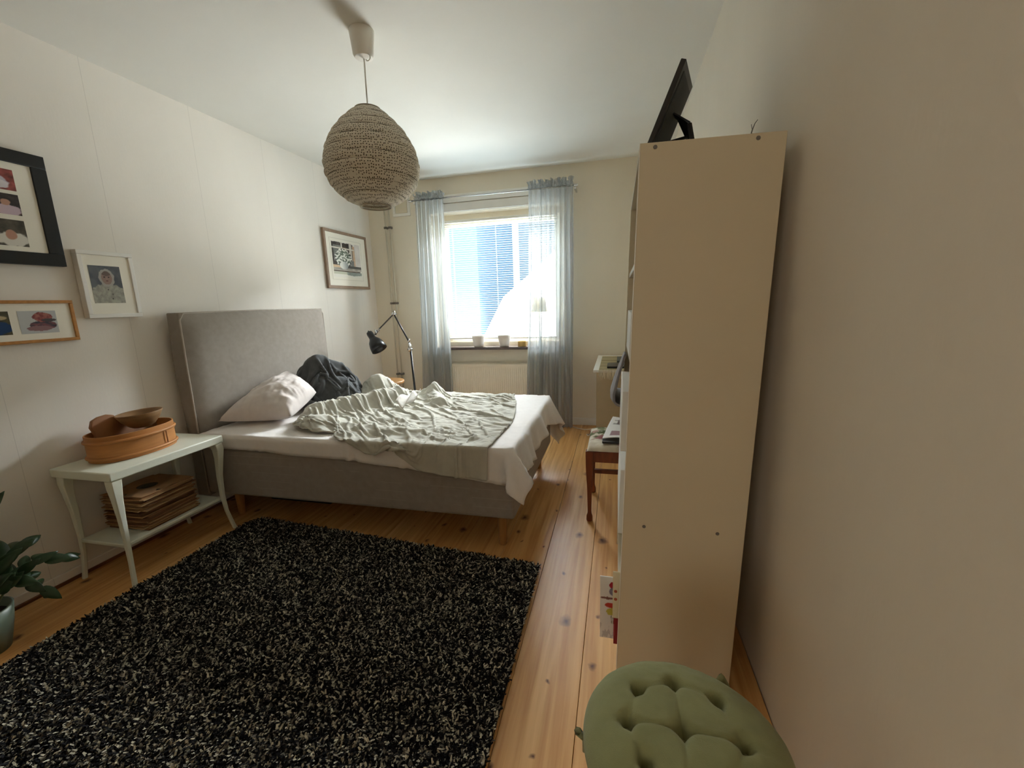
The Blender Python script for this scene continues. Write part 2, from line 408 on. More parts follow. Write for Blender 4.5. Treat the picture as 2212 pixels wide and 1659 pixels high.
# head boards above the opening
tr = MB().box(OX0-0.03, OX1+0.03, YW-0.016, YW, OZ1+0.005, OZ1+0.085); struct(tr.build('trim_3', M_WHITE, bevel=0.003))
tr = MB().box(OX0-0.03, OX1+0.03, YW-0.026, YW, OZ1+0.09, OZ1+0.165); struct(tr.build('trim_4', M_WHITE, bevel=0.003))

# ------------------------------------------------------------------ outside
M_GROUND = mat('pale_gravel', 'C9C2B2', 0.95, var=0.1)
struct(MB().box(-30, 30, 4.8, 45, -3.3, -3.0).build('ground', M_GROUND))
def house(name, label, x0, x1, y0, y1, z1, m, wins):
    t = thing(name, label, 'building', ((x0+x1)/2, (y0+y1)/2, -3.0))
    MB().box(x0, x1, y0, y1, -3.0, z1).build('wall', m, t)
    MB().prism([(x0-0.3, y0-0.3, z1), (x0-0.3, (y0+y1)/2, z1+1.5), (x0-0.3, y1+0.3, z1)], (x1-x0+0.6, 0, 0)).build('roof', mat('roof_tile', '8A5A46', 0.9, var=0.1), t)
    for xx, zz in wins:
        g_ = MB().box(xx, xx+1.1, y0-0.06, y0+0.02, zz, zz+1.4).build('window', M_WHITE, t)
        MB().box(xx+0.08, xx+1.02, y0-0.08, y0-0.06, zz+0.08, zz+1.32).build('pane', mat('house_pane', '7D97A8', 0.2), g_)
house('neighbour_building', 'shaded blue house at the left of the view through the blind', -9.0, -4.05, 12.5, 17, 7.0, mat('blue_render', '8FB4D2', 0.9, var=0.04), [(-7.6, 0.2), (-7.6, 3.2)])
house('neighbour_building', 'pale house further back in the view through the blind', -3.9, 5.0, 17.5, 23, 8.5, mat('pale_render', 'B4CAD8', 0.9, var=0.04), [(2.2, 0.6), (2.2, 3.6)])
gs = thing('sunlit_patch_block', 'added sunlit white shed low in the view through the blind', 'patch', (-1.9, 12.0, -3.0))  # white block cut to a sunlit patch's outline, sunlight put into its colour
MB().prism([(-3.6, 11, -3), (-3.6, 11, 0.2), (-2.9, 11, 1.42), (-2.2, 11, 1.95), (-1.3, 11, 2.7), (-0.4, 11, 2.9), (-0.4, 11, -3)], (0, 2.0, 0)).build('wall', mat('sunlit_patch_white', 'F4F2EE', 0.9, var=0.01), gs)

# ================================================================== BED
BX0, BX1, BY0, BY1 = -2.40, -0.49, 1.91, 3.13
bed = thing('bed', 'taupe upholstered bed with tall headboard and short wooden legs', 'bed', (-1.45, 2.52, 0))
def fabric_lines(name, base):
    m = cloth_mat(name, base, bs=500); nt = m.node_tree; N = nt.nodes; L = nt.links; b = N['Principled BSDF']
    tc = N.new('ShaderNodeTexCoord'); sp = N.new('ShaderNodeSeparateXYZ'); L.new(tc.outputs['Object'], sp.inputs[0])
    no = N.new('ShaderNodeTexNoise'); no.inputs['Scale'].default_value = 3.0; L.new(tc.outputs['Object'], no.inputs['Vector'])
    md = N.new('ShaderNodeMath'); md.operation = 'PINGPONG'; md.inputs[1].default_value = 0.024; L.new(sp.outputs['Z'], md.inputs[0])
    g = N.new('ShaderNodeMath'); g.operation = 'LESS_THAN'; g.inputs[1].default_value = 0.0012; L.new(md.outputs[0], g.inputs[0])
    h = N.new('ShaderNodeMath'); h.operation = 'GREATER_THAN'; h.inputs[1].default_value = 0.52; L.new(no.outputs['Fac'], h.inputs[0])
    k = N.new('ShaderNodeMath'); k.operation = 'MULTIPLY'; L.new(g.outputs[0], k.inputs[0]); L.new(h.outputs[0], k.inputs[1])
    src = b.inputs['Base Color'].links[0].from_socket
    mx = N.new('ShaderNodeMix'); mx.data_type = 'RGBA'; mx.inputs['B'].default_value = (*[min(1, x*1.25) for x in lin(base)], 1)
    L.new(src, mx.inputs['A']); L.new(k.outputs[0], mx.inputs['Factor']); L.new(mx.outputs['Result'], b.inputs['Base Color']); return m
M_BASE = fabric_lines('taupe_base_fabric', '988F86')
MB().box(BX0, BX1, BY0, BY1, 0.18, 0.475).build('bed_base', M_BASE, bed, bevel=0.018, seg=3)
MB().box(BX0+0.005, BX1-0.005, BY0+0.005, BY1-0.005, 0.476, 0.545).build('mattress', M_BEDFAB, bed, bevel=0.025, seg=4)
# headboard: soft slab with slightly bowed edges
def soft_box(x0, x1, y0, y1, z0, z1, ny=24, nz=24, puff=0.012, r=0.03):
    m = MB(); 
    def prof(t):  # 0..1 -> edge falloff
        e = min(t, 1-t); return min(1, e/0.10)
    F = []; B = []
    for i in range(ny+1):
        fr_, br_ = [], []
        for j in range(nz+1):
            u, v = i/ny, j/nz; k = math.sqrt(max(0, 1-(1-prof(u))**2))*math.sqrt(max(0, 1-(1-prof(v))**2))
            y = y0+(y1-y0)*u; z = z0+(z1-z0)*v
            bow = 0.006*math.sin(pi*v*2.2)*(1 if u < 0.5 else -1)*(abs(u-0.5)*2)**6
            fr_.append((x1-r+r*k+puff*math.sin(pi*u)*math.sin(pi*v)-0.5*puff, y+bow, z)); br_.append((x0, y+bow, z))
        F.append(fr_); B.append(br_)
    m.grid(F); m.grid(B)
    n = (ny+1)*(nz+1); W = nz+1
    rim = [(i, 0) for i in range(ny+1)]+[(ny, j) for j in range(1, nz+1)]+[(i, nz) for i in range(ny-1, -1, -1)]+[(0, j) for j in range(nz-1, 0, -1)]
    for a, b in zip(rim, rim[1:]+rim[:1]):
        m.f.append((a[0]*W+a[1], b[0]*W+b[1], n+b[0]*W+b[1], n+a[0]*W+a[1]))
    return m
HB = (-2.535, -2.405, 1.945, 3.19, 0.14, 1.262)
hb = soft_box(*HB).build('headboard', M_BEDFAB, bed, smooth=False, bevel=0.006)
pp = MB(); xs = HB[1]-0.036
pp.tube([(xs, HB[2]-0.002, 0.16), (xs, HB[2]-0.005, 0.6), (xs, HB[2]-0.002, 1.0), (xs, HB[2]+0.003, 1.22), (xs, HB[2]+0.03, 1.258), (xs, 2.5, 1.263), (xs, HB[3]-0.03, 1.258), (xs, HB[3], 1.22), (xs, HB[3], 0.16)], 0.005, 6)
pp.build('piping', cloth_mat('piping_fabric', 'B3AA9F'), hb, smooth=True)
for x, y in ((-0.575, 1.985), (-0.575, 3.05), (-2.30, 2.02), (-2.30, 3.05)):
    MB().capped([(0.019, 0.0), (0.021, 0.005), (0.027, 0.18)], (x, y, 0), 16).build('leg', M_WOODLEG, bed, smooth=False, bevel=0.002)

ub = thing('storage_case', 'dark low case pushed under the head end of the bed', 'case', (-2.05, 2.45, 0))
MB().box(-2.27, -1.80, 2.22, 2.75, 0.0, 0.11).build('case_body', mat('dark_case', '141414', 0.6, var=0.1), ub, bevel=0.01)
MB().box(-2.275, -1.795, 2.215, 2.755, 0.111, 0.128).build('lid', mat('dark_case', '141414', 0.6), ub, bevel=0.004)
ZT = 0.553
# ---- fitted white sheet
def flat_h(x, y): return np.full_like(x, ZT)
n, m_ = 110, 76
U, Vv = np.meshgrid(np.linspace(0, 1, n), np.linspace(0, 1, m_), indexing='ij')
def sheet():
    x = -2.385+U*(BX1+0.155-(-2.385)); hang_f = 0.085+0.05*np.clip((U-0.45)/0.4, 0, 1)+0.09*np.clip((U-0.86)/0.14, 0, 1)
    y0 = BY0-hang_f; y1 = BY1+0.17
    y = y0+Vv*(y1-y0)
    rng = np.random.RandomState(3)
    z = np.full_like(x, ZT+0.015)+0.006*rng.rand(n, m_)
    P = np.stack([x, y, z], -1); Q = P.copy(); Q[..., 2] = 0
    ex = 1.0+0.035*np.clip((U-0.6)/0.3, 0, 1)
    Q[..., 1] *= 1.0; Q[..., 0] = np.cumsum(np.concatenate([x[:1]*0, np.diff(x, axis=0)], 0)*(1.006), 0)
    Q[..., 1] = np.cumsum(np.concatenate([y[:, :1]*0, np.diff(y, axis=1)], 1), 1)*ex
    return cloth(P, Q, box_collide(BX0-1, BX1+0.008, BY0-0.008, BY1+0.008, flat_h), steps=70, iters=8, grav=0.0012, bend=0.05, fric=0.7)
PS = sheet()
def sheet_crumple(P):
    for i in range(P.shape[0]):
        for j in range(P.shape[1]):
            x, y, z = P[i, j]
            if z < ZT-0.02: continue
            wv = max(0.12, min(1, (x+0.95)/0.25), min(1, (-1.95-x)/0.25) if y < 2.3 else 0)
            q = Vector((x*9+2*y, y*11, 8.0)); k = noise.noise(q)+0.5*noise.noise(q*2.2)
            P[i, j, 2] += 0.008*wv*max(0, 0.5-abs(k)*1.7)
    return P
PS = sheet_crumple(PS)
dz_ = np.clip(ZT-PS[..., 2], 0, 1); ft_ = (PS[..., 0] > BX1-0.06)
PS[..., 0] += np.where(ft_, dz_*(0.20+0.12*np.sin(PS[..., 1]*15+0.6)+0.06*np.sin(PS[..., 1]*37)), 0)
PS[..., 2] += np.where(ft_ & (PS[..., 1] > 2.15), dz_*0.28*(0.5+0.5*np.sin(PS[..., 1]*8.0-1.0)), 0)
so = cloth_obj('bed_sheet', PS, M_SHEET, 'white cotton sheet hanging in points over the foot of the bed', 'sheet', solid=0.004, origin=(-1.4, 2.5, ZT))

# ---- lumps beneath the duvet (folded cloth heaps)
def seg_d(x, y, a, b):
    ax, ay = a; bx, by = b; dx, dy = bx-ax, by-ay
    t = np.clip(((x-ax)*dx+(y-ay)*dy)/(dx*dx+dy*dy), 0, 1); return np.hypot(x-ax-t*dx, y-ay-t*dy), t
def gauss(d, s): return np.exp(-(d/s)**2)
def duvet_h(x, y):
    h = np.full_like(x, ZT+0.012)
    d, t = seg_d(x, y, (-1.90, 2.30), (-1.58, 2.80)); h = h+(0.085+0.02*t)*gauss(d, 0.075)
    h = h+0.165*np.exp(-((x+1.83)/0.15)**2-((y-2.96)/0.13)**2)
    d, t = seg_d(x, y, (-1.42, 3.02), (-1.20, 2.70)); h = h+0.055*gauss(d, 0.05)
    h = h+0.07*np.exp(-((x+1.34)/0.05)**2-((y-2.98)/0.06)**2)
    h = h+0.065*np.exp(-((x+1.74)/0.12)**2-((y-2.12)/0.09)**2)
    d, t = seg_d(x, y, (-1.55, 2.10), (-1.05, 2.05)); h = h+0.022*gauss(d, 0.04)
    return h
def duvet():
    n, m = 190, 180
    u, v = np.meshgrid(np.linspace(0, 1, n), np.linspace(0, 1, m), indexing='ij')
    def ip(t, xs, ys): return np.interp(t, xs, ys)
    fx = ip(u, [0, .12, .3, .45, .6, 1], [-1.84, -1.66, -1.45, -1.22, -1.0, -0.655]); fy = ip(u, [0, .12, .22, .3, .42, .6, 1], [2.06, 1.98, 2.02, 1.93, 1.84, 1.775, 1.765])
    gx = ip(u, [0, 1], [-2.06, -0.76]); gy = ip(u, [0, .5, .9, 1], [3.10, 3.10, 3.09, 3.04])
    lx = ip(v, [0, .12, .3, 1], [-1.84, -1.95, -1.97, -2.06]); ly = ip(v, [0, 1], [2.06, 3.10])
    rx = ip(v, [0, .15, .5, .85, 1], [-0.655, -0.615, -0.60, -0.68, -0.76]); ry = ip(v, [0, 1], [1.765, 3.04])
    def c(a, b, l, r, c00, c10, c01, c11):
        return (1-v)*a+v*b+(1-u)*l+u*r-((1-u)*(1-v)*c00+u*(1-v)*c10+(1-u)*v*c01+u*v*c11)
    x = c(fx, gx, lx, rx, -1.84, -0.655, -2.06, -0.76); y = c(fy, gy, ly, ry, 2.06, 1.765, 3.10, 3.04)
    h = duvet_h(x, y)
    rng = np.random.RandomState(11)
    z = h+0.03
    for k in range(170):           # seeds for the creases
        a = rng.normal(0.05, 0.55); fr = rng.uniform(6, 20); ph = rng.uniform(0, 6.28); cx, cy = rng.uniform(-2, -.6), rng.uniform(1.75, 3.1)
        al, ac = (x-cx)*math.cos(a)+(y-cy)*math.sin(a), -(x-cx)*math.sin(a)+(y-cy)*math.cos(a)
        s = 1-2*np.abs(np.sin(ac*fr*2+ph)); L_ = rng.uniform(0.10, 0.26); w_ = rng.uniform(0.03, 0.09)
        z = z+0.0085*s*np.exp(-(al/L_)**2-(ac/w_)**2)
    P = np.stack([x, y, z], -1)
    dx = np.linalg.norm(np.diff(np.stack([x, y, h*1.0], -1), axis=0), axis=-1); dy = np.linalg.norm(np.diff(np.stack([x, y, h*1.0], -1), axis=1), axis=-1)
    ex = 1.06; ey = 1.10
    Q = np.zeros((n, m, 2))
    # keep the rest shape separable: mean row/column lengths
    Q[..., 0] = np.concatenate([[0], np.cumsum(dx.mean(1))])[:, None]*ex
    Q[..., 1] = np.concatenate([[0], np.cumsum(dy.mean(0))])[None, :]*ey
    return cloth(P, Q, box_collide(BX0-1, BX1+0.02, BY0-0.02, BY1+0.03, duvet_h), steps=80, iters=8, grav=0.0006, bend=0.012, fric=0.85)
PD = duvet()
def crumple(P, amp, sc_, seed, wfun):
    n, m = P.shape[:2]
    for i in range(n):
        for j in range(m):
            x, y, z = P[i, j]; wv = wfun(x, y)
            if wv <= 0: continue
            wx = 0.10*noise.noise(Vector((x*3, y*3, 1.7))); q = Vector(((x+wx)*sc_*0.8+0.5*y*sc_, (y-wx)*sc_*1.6, seed))
            k = 0.45-1.5*abs(noise.noise(q))+0.6*(0.3-1.3*abs(noise.noise(q*2.3)))+0.3*(0.3-abs(noise.noise(q*4.7)))
            if y > 1.905: P[i, j, 2] += amp*wv*k
            else: P[i, j, 1] -= amp*wv*max(k, -0.3)
    return P
PD = crumple(PD, 0.0165, 6.5, 3.0, lambda x, y: 1.0 if y > 1.95 else 0.6)
cloth_obj('duvet', PD, M_DUVET, 'crumpled sage grey linen duvet spread over the bed', 'duvet', solid=0.007, origin=(-1.3, 2.4, ZT))

# ---- pillow
def pillow(A, B, C_, D, T, nrm, name, material, label):
    A, B, C_, D = map(Vector, (A, B, C_, D)); nrm = Vector(nrm).normalized(); nU = 44; P1, P2 = [], []
    for i in range(nU+1):
        r1, r2 = [], []
        for j in range(nU+1):
            u, v = i/nU, j/nU; a, b = 2*u-1, 2*v-1
            # pull the sides inwards between the corners
            pu = u-0.035*a*(1-b*b); pv = v-0.035*b*(1-a*a)
            p = A*(1-pu)*(1-pv)+B*pu*(1-pv)+C_*pu*pv+D*(1-pu)*pv
            t = T*(max(0, 1-a*a)**0.42)*(max(0, 1-b*b)**0.42)
            wr = 0.012*(1-abs(a*b))*math.sin(26*u+9*fbm(u*3, v*3))*max(0, abs(a)-0.35)*max(0, 1-a*a)**0.3 + 0.012*fbm(u*5, v*5, 3)*min(1, t/T*2)
            r1.append(p+nrm*(t*0.62+wr*min(1, t/T*3))); r2.append(p-nrm*(t*0.38))
        P1.append(r1); P2.append(r2)
    m = MB(); m.grid(P1); m.grid(P2)
    bmv = m.build(name, material, None, (A+B+C_+D)/4, smooth=True)
    bm = bmesh.new(); bm.from_mesh(bmv.data); bmesh.ops.remove_doubles(bm, verts=bm.verts, dist=1e-4); bmesh.ops.recalc_face_normals(bm, faces=bm.faces); bm.to_mesh(bmv.data); bm.free()
    return tag(bmv, label, 'pillow')
pillow((-2.375, 2.02, 0.60), (-1.955, 2.15, 0.61), (-2.02, 2.48, 0.69), (-2.365, 2.66, 0.795), 0.225, (0.2, -0.3, 0.93), 'pillow', M_PILLOW, 'pale pinkish pillow propped against the headboard')

# ---- charcoal throw heaped behind the pillow
def throw():
    n = m = 96
    def hf(x, y):
        r = np.sqrt(((x+2.12)/0.26)**2+((y-2.74)/0.23)**2)
        h = ZT+0.01+0.325*np.sqrt(np.clip(1-r**2.2, 0, 1))
        h = ZT+0.01+(h-ZT-0.01)*(1.0-0.42*np.clip((x+2.12)/0.22, 0, 1))*(1.08-0.2*np.clip((y-2.70)/0.25, 0, 1))
        return h+0.03*np.sin(x*23+1)*np.cos(y*19)+0.015*np.sin(x*41-y*33)
    u, v = np.meshgrid(np.linspace(0, 1, n), np.linspace(0, 1, m), indexing='ij')
    x = -2.12+(u-0.5)*0.52; y = 2.73+(v-0.5)*0.50
    rng = np.random.RandomState(5); z = hf(x, y)+0.02
    for k in range(26):
        a = rng.uniform(0, pi); fr = rng.uniform(5, 12); ph = rng.uniform(0, 6.28); cx, cy = rng.uniform(-2.3, -1.9), rng.uniform(2.4, 2.95)
        z = z+0.022*np.sin((x*math.cos(a)+y*math.sin(a))*fr*2*pi*0.6+ph)*np.exp(-((x-cx)**2+(y-cy)**2)/0.03)
    P = np.stack([x, y, z], -1); Q = np.zeros((n, m, 2)); Q[..., 0] = u*0.52*1.85; Q[..., 1] = v*0.50*1.85
    return cloth(P, Q, box_collide(-2.39, -1.2, BY0, BY1, hf), steps=70, iters=8, grav=0.0006, bend=0.07, fric=0.8)
PT = throw()
cloth_obj('throw_blanket', PT, M_THROW, 'charcoal wool throw heaped behind the pillow', 'blanket', solid=0.008, origin=(-2.12, 2.73, ZT))
# tissue on the duvet
tq = MB(); P = []
for i in range(9):
    row = []
    for j in range(9):
        u, v = i/8-.5, j/8-.5
        row.append((-1.315+u*0.10+v*0.03, 2.45+v*0.15-u*0.02, 0.655+0.035*abs(u+v*0.6)+0.02*math.sin(9*u+5*v)+0.05*v))
    P.append(row)
tq.grid(P); tag(tq.build('paper_tissue', mat('tissue_paper', 'F2EFE9', 0.9, var=0.02), None, (-1.315, 2.45, 0.62), smooth=True, solid=0.002), 'small white crumpled tissue lying on the duvet', 'tissue')

# ================================================================== RUG
RX = [(-2.165, 0.22), (-0.33, 0.22), (-0.35, 1.80), (-2.12, 1.955)]
rug = thing('rug', 'black and grey speckled shaggy rug on the pine floor', 'rug', (-1.24, 1.1, 0))
def rug_pt(u, v):
    x = (RX[0][0]*(1-u)+RX[1][0]*u)*(1-v)+(RX[3][0]*(1-u)+RX[2][0]*u)*v
    y = (RX[0][1]*(1-u)+RX[1][1]*u)*(1-v)+(RX[3][1]*(1-u)+RX[2][1]*u)*v
    return x, y
c4 = [rug_pt(*q) for q in ((0, 0), (1, 0), (1, 1), (0, 1))]
MB().prism([(x, y, 0.001) for x, y in c4], (0, 0, 0.010)).build('backing', mat('rug_backing', '141312', 0.95, var=0.2), rug)
NT = 150000
rng = np.random.RandomState(2)
u = rng.rand(NT); v = 1-rng.rand(NT)**1.0*1.0
cu = 0.02
px = (RX[0][0]*(1-u)+RX[1][0]*u)*(1-v)+(RX[3][0]*(1-u)+RX[2][0]*u)*v
py = (RX[0][1]*(1-u)+RX[1][1]*u)*(1-v)+(RX[3][1]*(1-u)+RX[2][1]*u)*v
keep = ~((u < 0.03) & (v > 0.96) & ((0.03-u)/0.03+(v-0.96)/0.04 > 1.0))
px, py = px[keep], py[keep]; NT = len(px)
ang = rng.rand(NT)*2*pi; wdt = 0.0025+0.0017*rng.rand(NT); hgt = 0.014+0.010*rng.rand(NT); ln = 0.008+0.012*rng.rand(NT)
ca, sa = np.cos(ang), np.sin(ang)
T = np.zeros((NT, 6, 3), 'f4')
for k, (f_, z_, ws) in enumerate(((0, 0.0, 1.0), (0.35, 0.8, 1.0), (1.0, 1.0, 0.55))):
    cx = px+ca*ln*f_; cy = py+sa*ln*f_; zz = 0.010+hgt*z_
    T[:, 2*k] = np.stack([cx-sa*wdt*ws, cy+ca*wdt*ws, zz], -1); T[:, 2*k+1] = np.stack([cx+sa*wdt*ws, cy-ca*wdt*ws, zz], -1)
vs = T.reshape(-1, 3); base = (np.arange(NT)*6)[:, None]
fq = np.stack([base+np.array([0, 1, 3, 2]), base+np.array([2, 3, 5, 4])], 1).reshape(-1, 4)
me = bpy.data.meshes.new('pile'); me.vertices.add(len(vs)); me.vertices.foreach_set('co', (vs-np.array([-1.24, 1.1, 0], 'f4')).ravel())
me.loops.add(fq.size); me.loops.foreach_set('vertex_index', fq.ravel().astype('i4')); me.polygons.add(len(fq))
me.polygons.foreach_set('loop_start', np.arange(0, fq.size, 4, dtype='i4')); me.polygons.foreach_set('loop_total', np.full(len(fq), 4, 'i4'))
me.update(calc_edges=True)
pal = np.array([lin(c) for c in ('0F0E10', '17171A', '1E1D1F', 'A7A290', 'C2BDA9', '6A665D')], 'f4')
ci = rng.choice(6, NT, p=[0.30, 0.22, 0.14, 0.14, 0.09, 0.11])
cc = np.ones((NT, 6, 4), 'f4'); cc[..., :3] = pal[ci][:, None]*(0.8+0.4*rng.rand(NT)[:, None, None])
at = me.color_attributes.new('Col', 'FLOAT_COLOR', 'POINT'); at.data.foreach_set('color', cc.ravel())
me.materials.append(attr_mat('rug_yarn', 0.9, 0.15))
po = bpy.data.objects.new('pile', me); COL.objects.link(po); po.parent = rug; po['kind'] = 'stuff'

# ================================================================== SIDE TABLE and its things
TZ = 0.57; tx0, tx1, ty0, ty1 = -2.548, -2.175, 1.295, 1.865
st = thing('side_table', 'pale green white side table with curved legs and low shelf', 'table', (-2.36, 1.58, 0))
MB().box(tx0, tx1, ty0, ty1, TZ-0.042, TZ).build('tabletop', M_GREENWHITE, st, bevel=0.006, seg=3)
for (lx, ly) in ((tx0+0.035, ty0+0.035), (tx1-0.03, ty0+0.03), (tx1-0.03, ty1-0.03), (tx0+0.035, ty1-0.035)):
    ox = 1 if lx > -2.36 else -1; oy = 1 if ly > 1.58 else -1; m = MB(); prev = None
    prof = [(0.0, 0.022, -0.010), (0.05, 0.015, -0.014), (0.15, 0.013, 0.004), (0.28, 0.015, 0.010), (0.40, 0.019, 0.008), (0.48, 0.025, 0.0), (TZ-0.042, 0.030, -0.006)]
    prof = [(0.0, 0.0115, 0.024), (0.04, 0.011, 0.016), (0.12, 0.011, 0.002), (0.22, 0.013, -0.004), (0.34, 0.016, -0.002), (0.44, 0.021, 0.006), (0.49, 0.026, 0.008), (TZ-0.042, 0.028, 0.002)]
    vs, fs = [], []
    for k, (z, r, o_) in enumerate(prof):
        cx, cy = lx+(ox*o_ if ox > 0 else 0), ly+oy*o_*0.8
        for a, b in ((-1, -1), (1, -1), (1, 1), (-1, 1)): vs.append((cx+a*r*0.8, cy+b*r*0.8, z))
        if k:
            for q in range(4): fs.append(((k-1)*4+q, (k-1)*4+(q+1) % 4, k*4+(q+1) % 4, k*4+q))
    fs += [(0, 3, 2, 1), tuple(range(len(vs)-4, len(vs)))]
    m.add(vs, fs); m.build('leg', M_GREENWHITE, st, smooth=False, bevel=0.004, angle=60)
MB().box(tx0+0.045, tx1-0.045, ty0+0.03, ty1-0.03, 0.185, 0.203).build('lower_shelf', M_GREENWHITE, st, bevel=0.004)

# oval bentwood box
def oval(mb, rx, ry, z0, z1, th, c, seg=64, rim=()):
    cx, cy = c; prof = [(0, z0), (0, z1), (-th, z1), (-th, z0+0.008)]
    vs, fs = [], []
    for o_, z in prof:
        for k in range(seg):
            a = 2*pi*k/seg; s_ = abs(math.cos(a))**0.9; vs.append((cx+(rx+o_)*math.copysign(abs(math.cos(a))**0.85, math.cos(a)), cy+(ry+o_)*math.copysign(abs(math.sin(a))**0.95, math.sin(a)), z))
    for i in range(3):
        for k in range(seg): fs.append((i*seg+k, i*seg+(k+1) % seg, (i+1)*seg+(k+1) % seg, (i+1)*seg+k))
    fs.append(tuple(range(3*seg, 4*seg))); fs.append(tuple(range(seg))[::-1])
    mb.add(vs, fs)
    for z, r in rim:
        pts = []
        for k in range(seg+1):
            a = 2*pi*k/seg; pts.append((cx+(rx+0.001)*math.copysign(abs(math.cos(a))**0.85, math.cos(a)), cy+(ry+0.001)*math.copysign(abs(math.sin(a))**0.95, math.sin(a)), z))
        mb.tube(pts, r, 6, cap=False)
    return mb
OC = (-2.40, 1.565)
ob = thing('bentwood_box', 'oval honey coloured bentwood box on the side table', 'box', (OC[0], OC[1], TZ))
oval(MB(), 0.125, 0.185, TZ+0.001, TZ+0.128, 0.006, OC).build('band', M_BENT, ob, smooth=False, bevel=0.001)
for z in (TZ+0.020, TZ+0.098):
    oval(MB(), 0.125, 0.185, z-0.006, z+0.006, 0.0, OC, rim=()) if False else None
    mb = MB(); pts = []
    for k in range(65):
        a = 2*pi*k/64; pts.append((OC[0]+0.127*math.copysign(abs(math.cos(a))**0.85, math.cos(a)), OC[1]+0.187*math.copysign(abs(math.sin(a))**0.95, math.sin(a)), z))
    mb.tube(pts, 0.0075, 8, cap=False).build('hoop', M_BENT, ob, smooth=True)
MB().box(OC[0]+0.121, OC[0]+0.1265, OC[1]+0.075, OC[1]+0.078, TZ+0.03, TZ+0.09).build('seam', M_BENTDARK, ob)
# scalloped wooden trough leaning in the box, behind the bowl
tr_ = MB(); out = []
sil = [(0.0, 0.0), (0.0, 0.055), (0.018, 0.068), (0.045, 0.07), (0.048, 0.105), (0.04, 0.14), (0.055, 0.17), (0.085, 0.182), (0.12, 0.185), (0.15, 0.175), (0.165, 0.15), (0.24, 0.11), (0.30, 0.10), (0.325, 0.105), (0.33, 0.085), (0.325, 0.0)]
tr_.prism([(-2.455-0.22*z, 1.40+y, TZ+0.012+z*1.02) for y, z in sil], (0.020, 0, 0.004))
tag(tr_.build('carved_board', M_BENTDARK, None, (-2.48, 1.56, TZ+0.012), bevel=0.004), 'dark carved wooden piece with wavy outline standing inside the oval box', 'wooden board')
# wooden bowl
BC = Vector((-2.375, 1.605, TZ+0.122)); m = MB()
prof = [(0.0, 0.0), (0.045, 0.0), (0.062, 0.010), (0.092, 0.042), (0.112, 0.078), (0.110, 0.081), (0.104, 0.077), (0.085, 0.044), (0.055, 0.016), (0.0, 0.012)]
m.lathe([(max(r*0.86, 1e-4), h*0.95) for r, h in prof], (0, 0, 0), 40)
R_ = Matrix.Translation(BC) @ Matrix.Rotation(math.radians(-3), 4, 'Y') @ Matrix.Rotation(math.radians(2), 4, 'X'); m.xf(R_)
tag(m.build('wooden_bowl', mat('turned_bowl_wood', '8C6A45', 0.5, var=0.2, vscale=12, stretch=(1, 1, 4)), None, BC, smooth=True), 'round turned wooden bowl resting on top of the oval box', 'bowl')

# stack of old records in brown sleeves on the low shelf
M_SLEEVE = [mat('brown_sleeve_%s' % k, c, 0.9, var=0.15, vscale=14, bump=0.1) for k, c in (('dark', '6E4A30'), ('mid', '8B6444'), ('tan', 'A37C55'), ('pale', 'B08F66'))]
z = 0.204; RNG = random.Random(4)
cxr, cyr = -2.375, 1.575
NSL = 34
for i in range(NSL):
    t = 0.0032+RNG.random()*0.0042; sz = 0.127; top = i == NSL-1
    dx, dy, rz = RNG.gauss(0, 0.005), RNG.gauss(0, 0.007), RNG.gauss(0, 0.035)
    if RNG.random() < 0.2: dy += 0.012
    sag = RNG.random()*0.004
    m = MB(); P = []
    for a in range(5):
        row = []
        for b in range(5):
            u_, v_ = a/2-1, b/2-1; row.append((u_*sz*0.98, v_*sz*1.06, z+t*0.5+0.0016*math.sin(3*u_+i)*(abs(v_)**2)))
        P.append(row)
    if top:
        m = MB(); vs, fs = [], []; seg = 24
        for k in range(seg):
            a = 2*pi*k/seg; vs.append((0.045*math.cos(a), 0.045*math.sin(a), z+t*0.5))
        for k in range(seg):
            a = 2*pi*k/seg; s_ = max(abs(math.cos(a)), abs(math.sin(a))); vs.append((sz*0.98*math.cos(a)/s_, sz*1.06*math.sin(a)/s_, z+t*0.5+0.003*math.sin(5*a)))
        for k in range(seg): fs.append((k, (k+1) % seg, seg+(k+1) % seg, seg+k))
        m.add(vs, fs)
    else: m.grid(P)
    m.xf(Matrix.Translation((cxr+dx, cyr+dy, 0)) @ Matrix.Rotation(rz+0.03, 4, 'Z'))
    if top:
        rt = thing('record', 'topmost record of the stack, dark disc showing through a round hole', 'record', (cxr, cyr, z), 'records stacked on the low shelf')
        m.build('sleeve', M_SLEEVE[2], rt, solid=0.0015)
        MB().capped([(0.118, 0), (0.118, 0.002)], (cxr, cyr, z-0.0005), 40).build('disc', mat('shellac', '15120F', 0.25, var=0.1), rt)
        MB().capped([(0.03, 0), (0.03, 0.0006)], (cxr, cyr, z+0.0016), 30).build('disc_label', mat('disc_label_print', '4A4A3C', 0.7, var=0.2), rt)
    else:
        o = m.build('record', M_SLEEVE[RNG.randrange(4)], None, (cxr+dx, cyr+dy, z), solid=t*0.8)
        tag(o, 'old record in a worn brown paper sleeve, below the top of the stack', 'record', 'records stacked on the low shelf')
    z += t
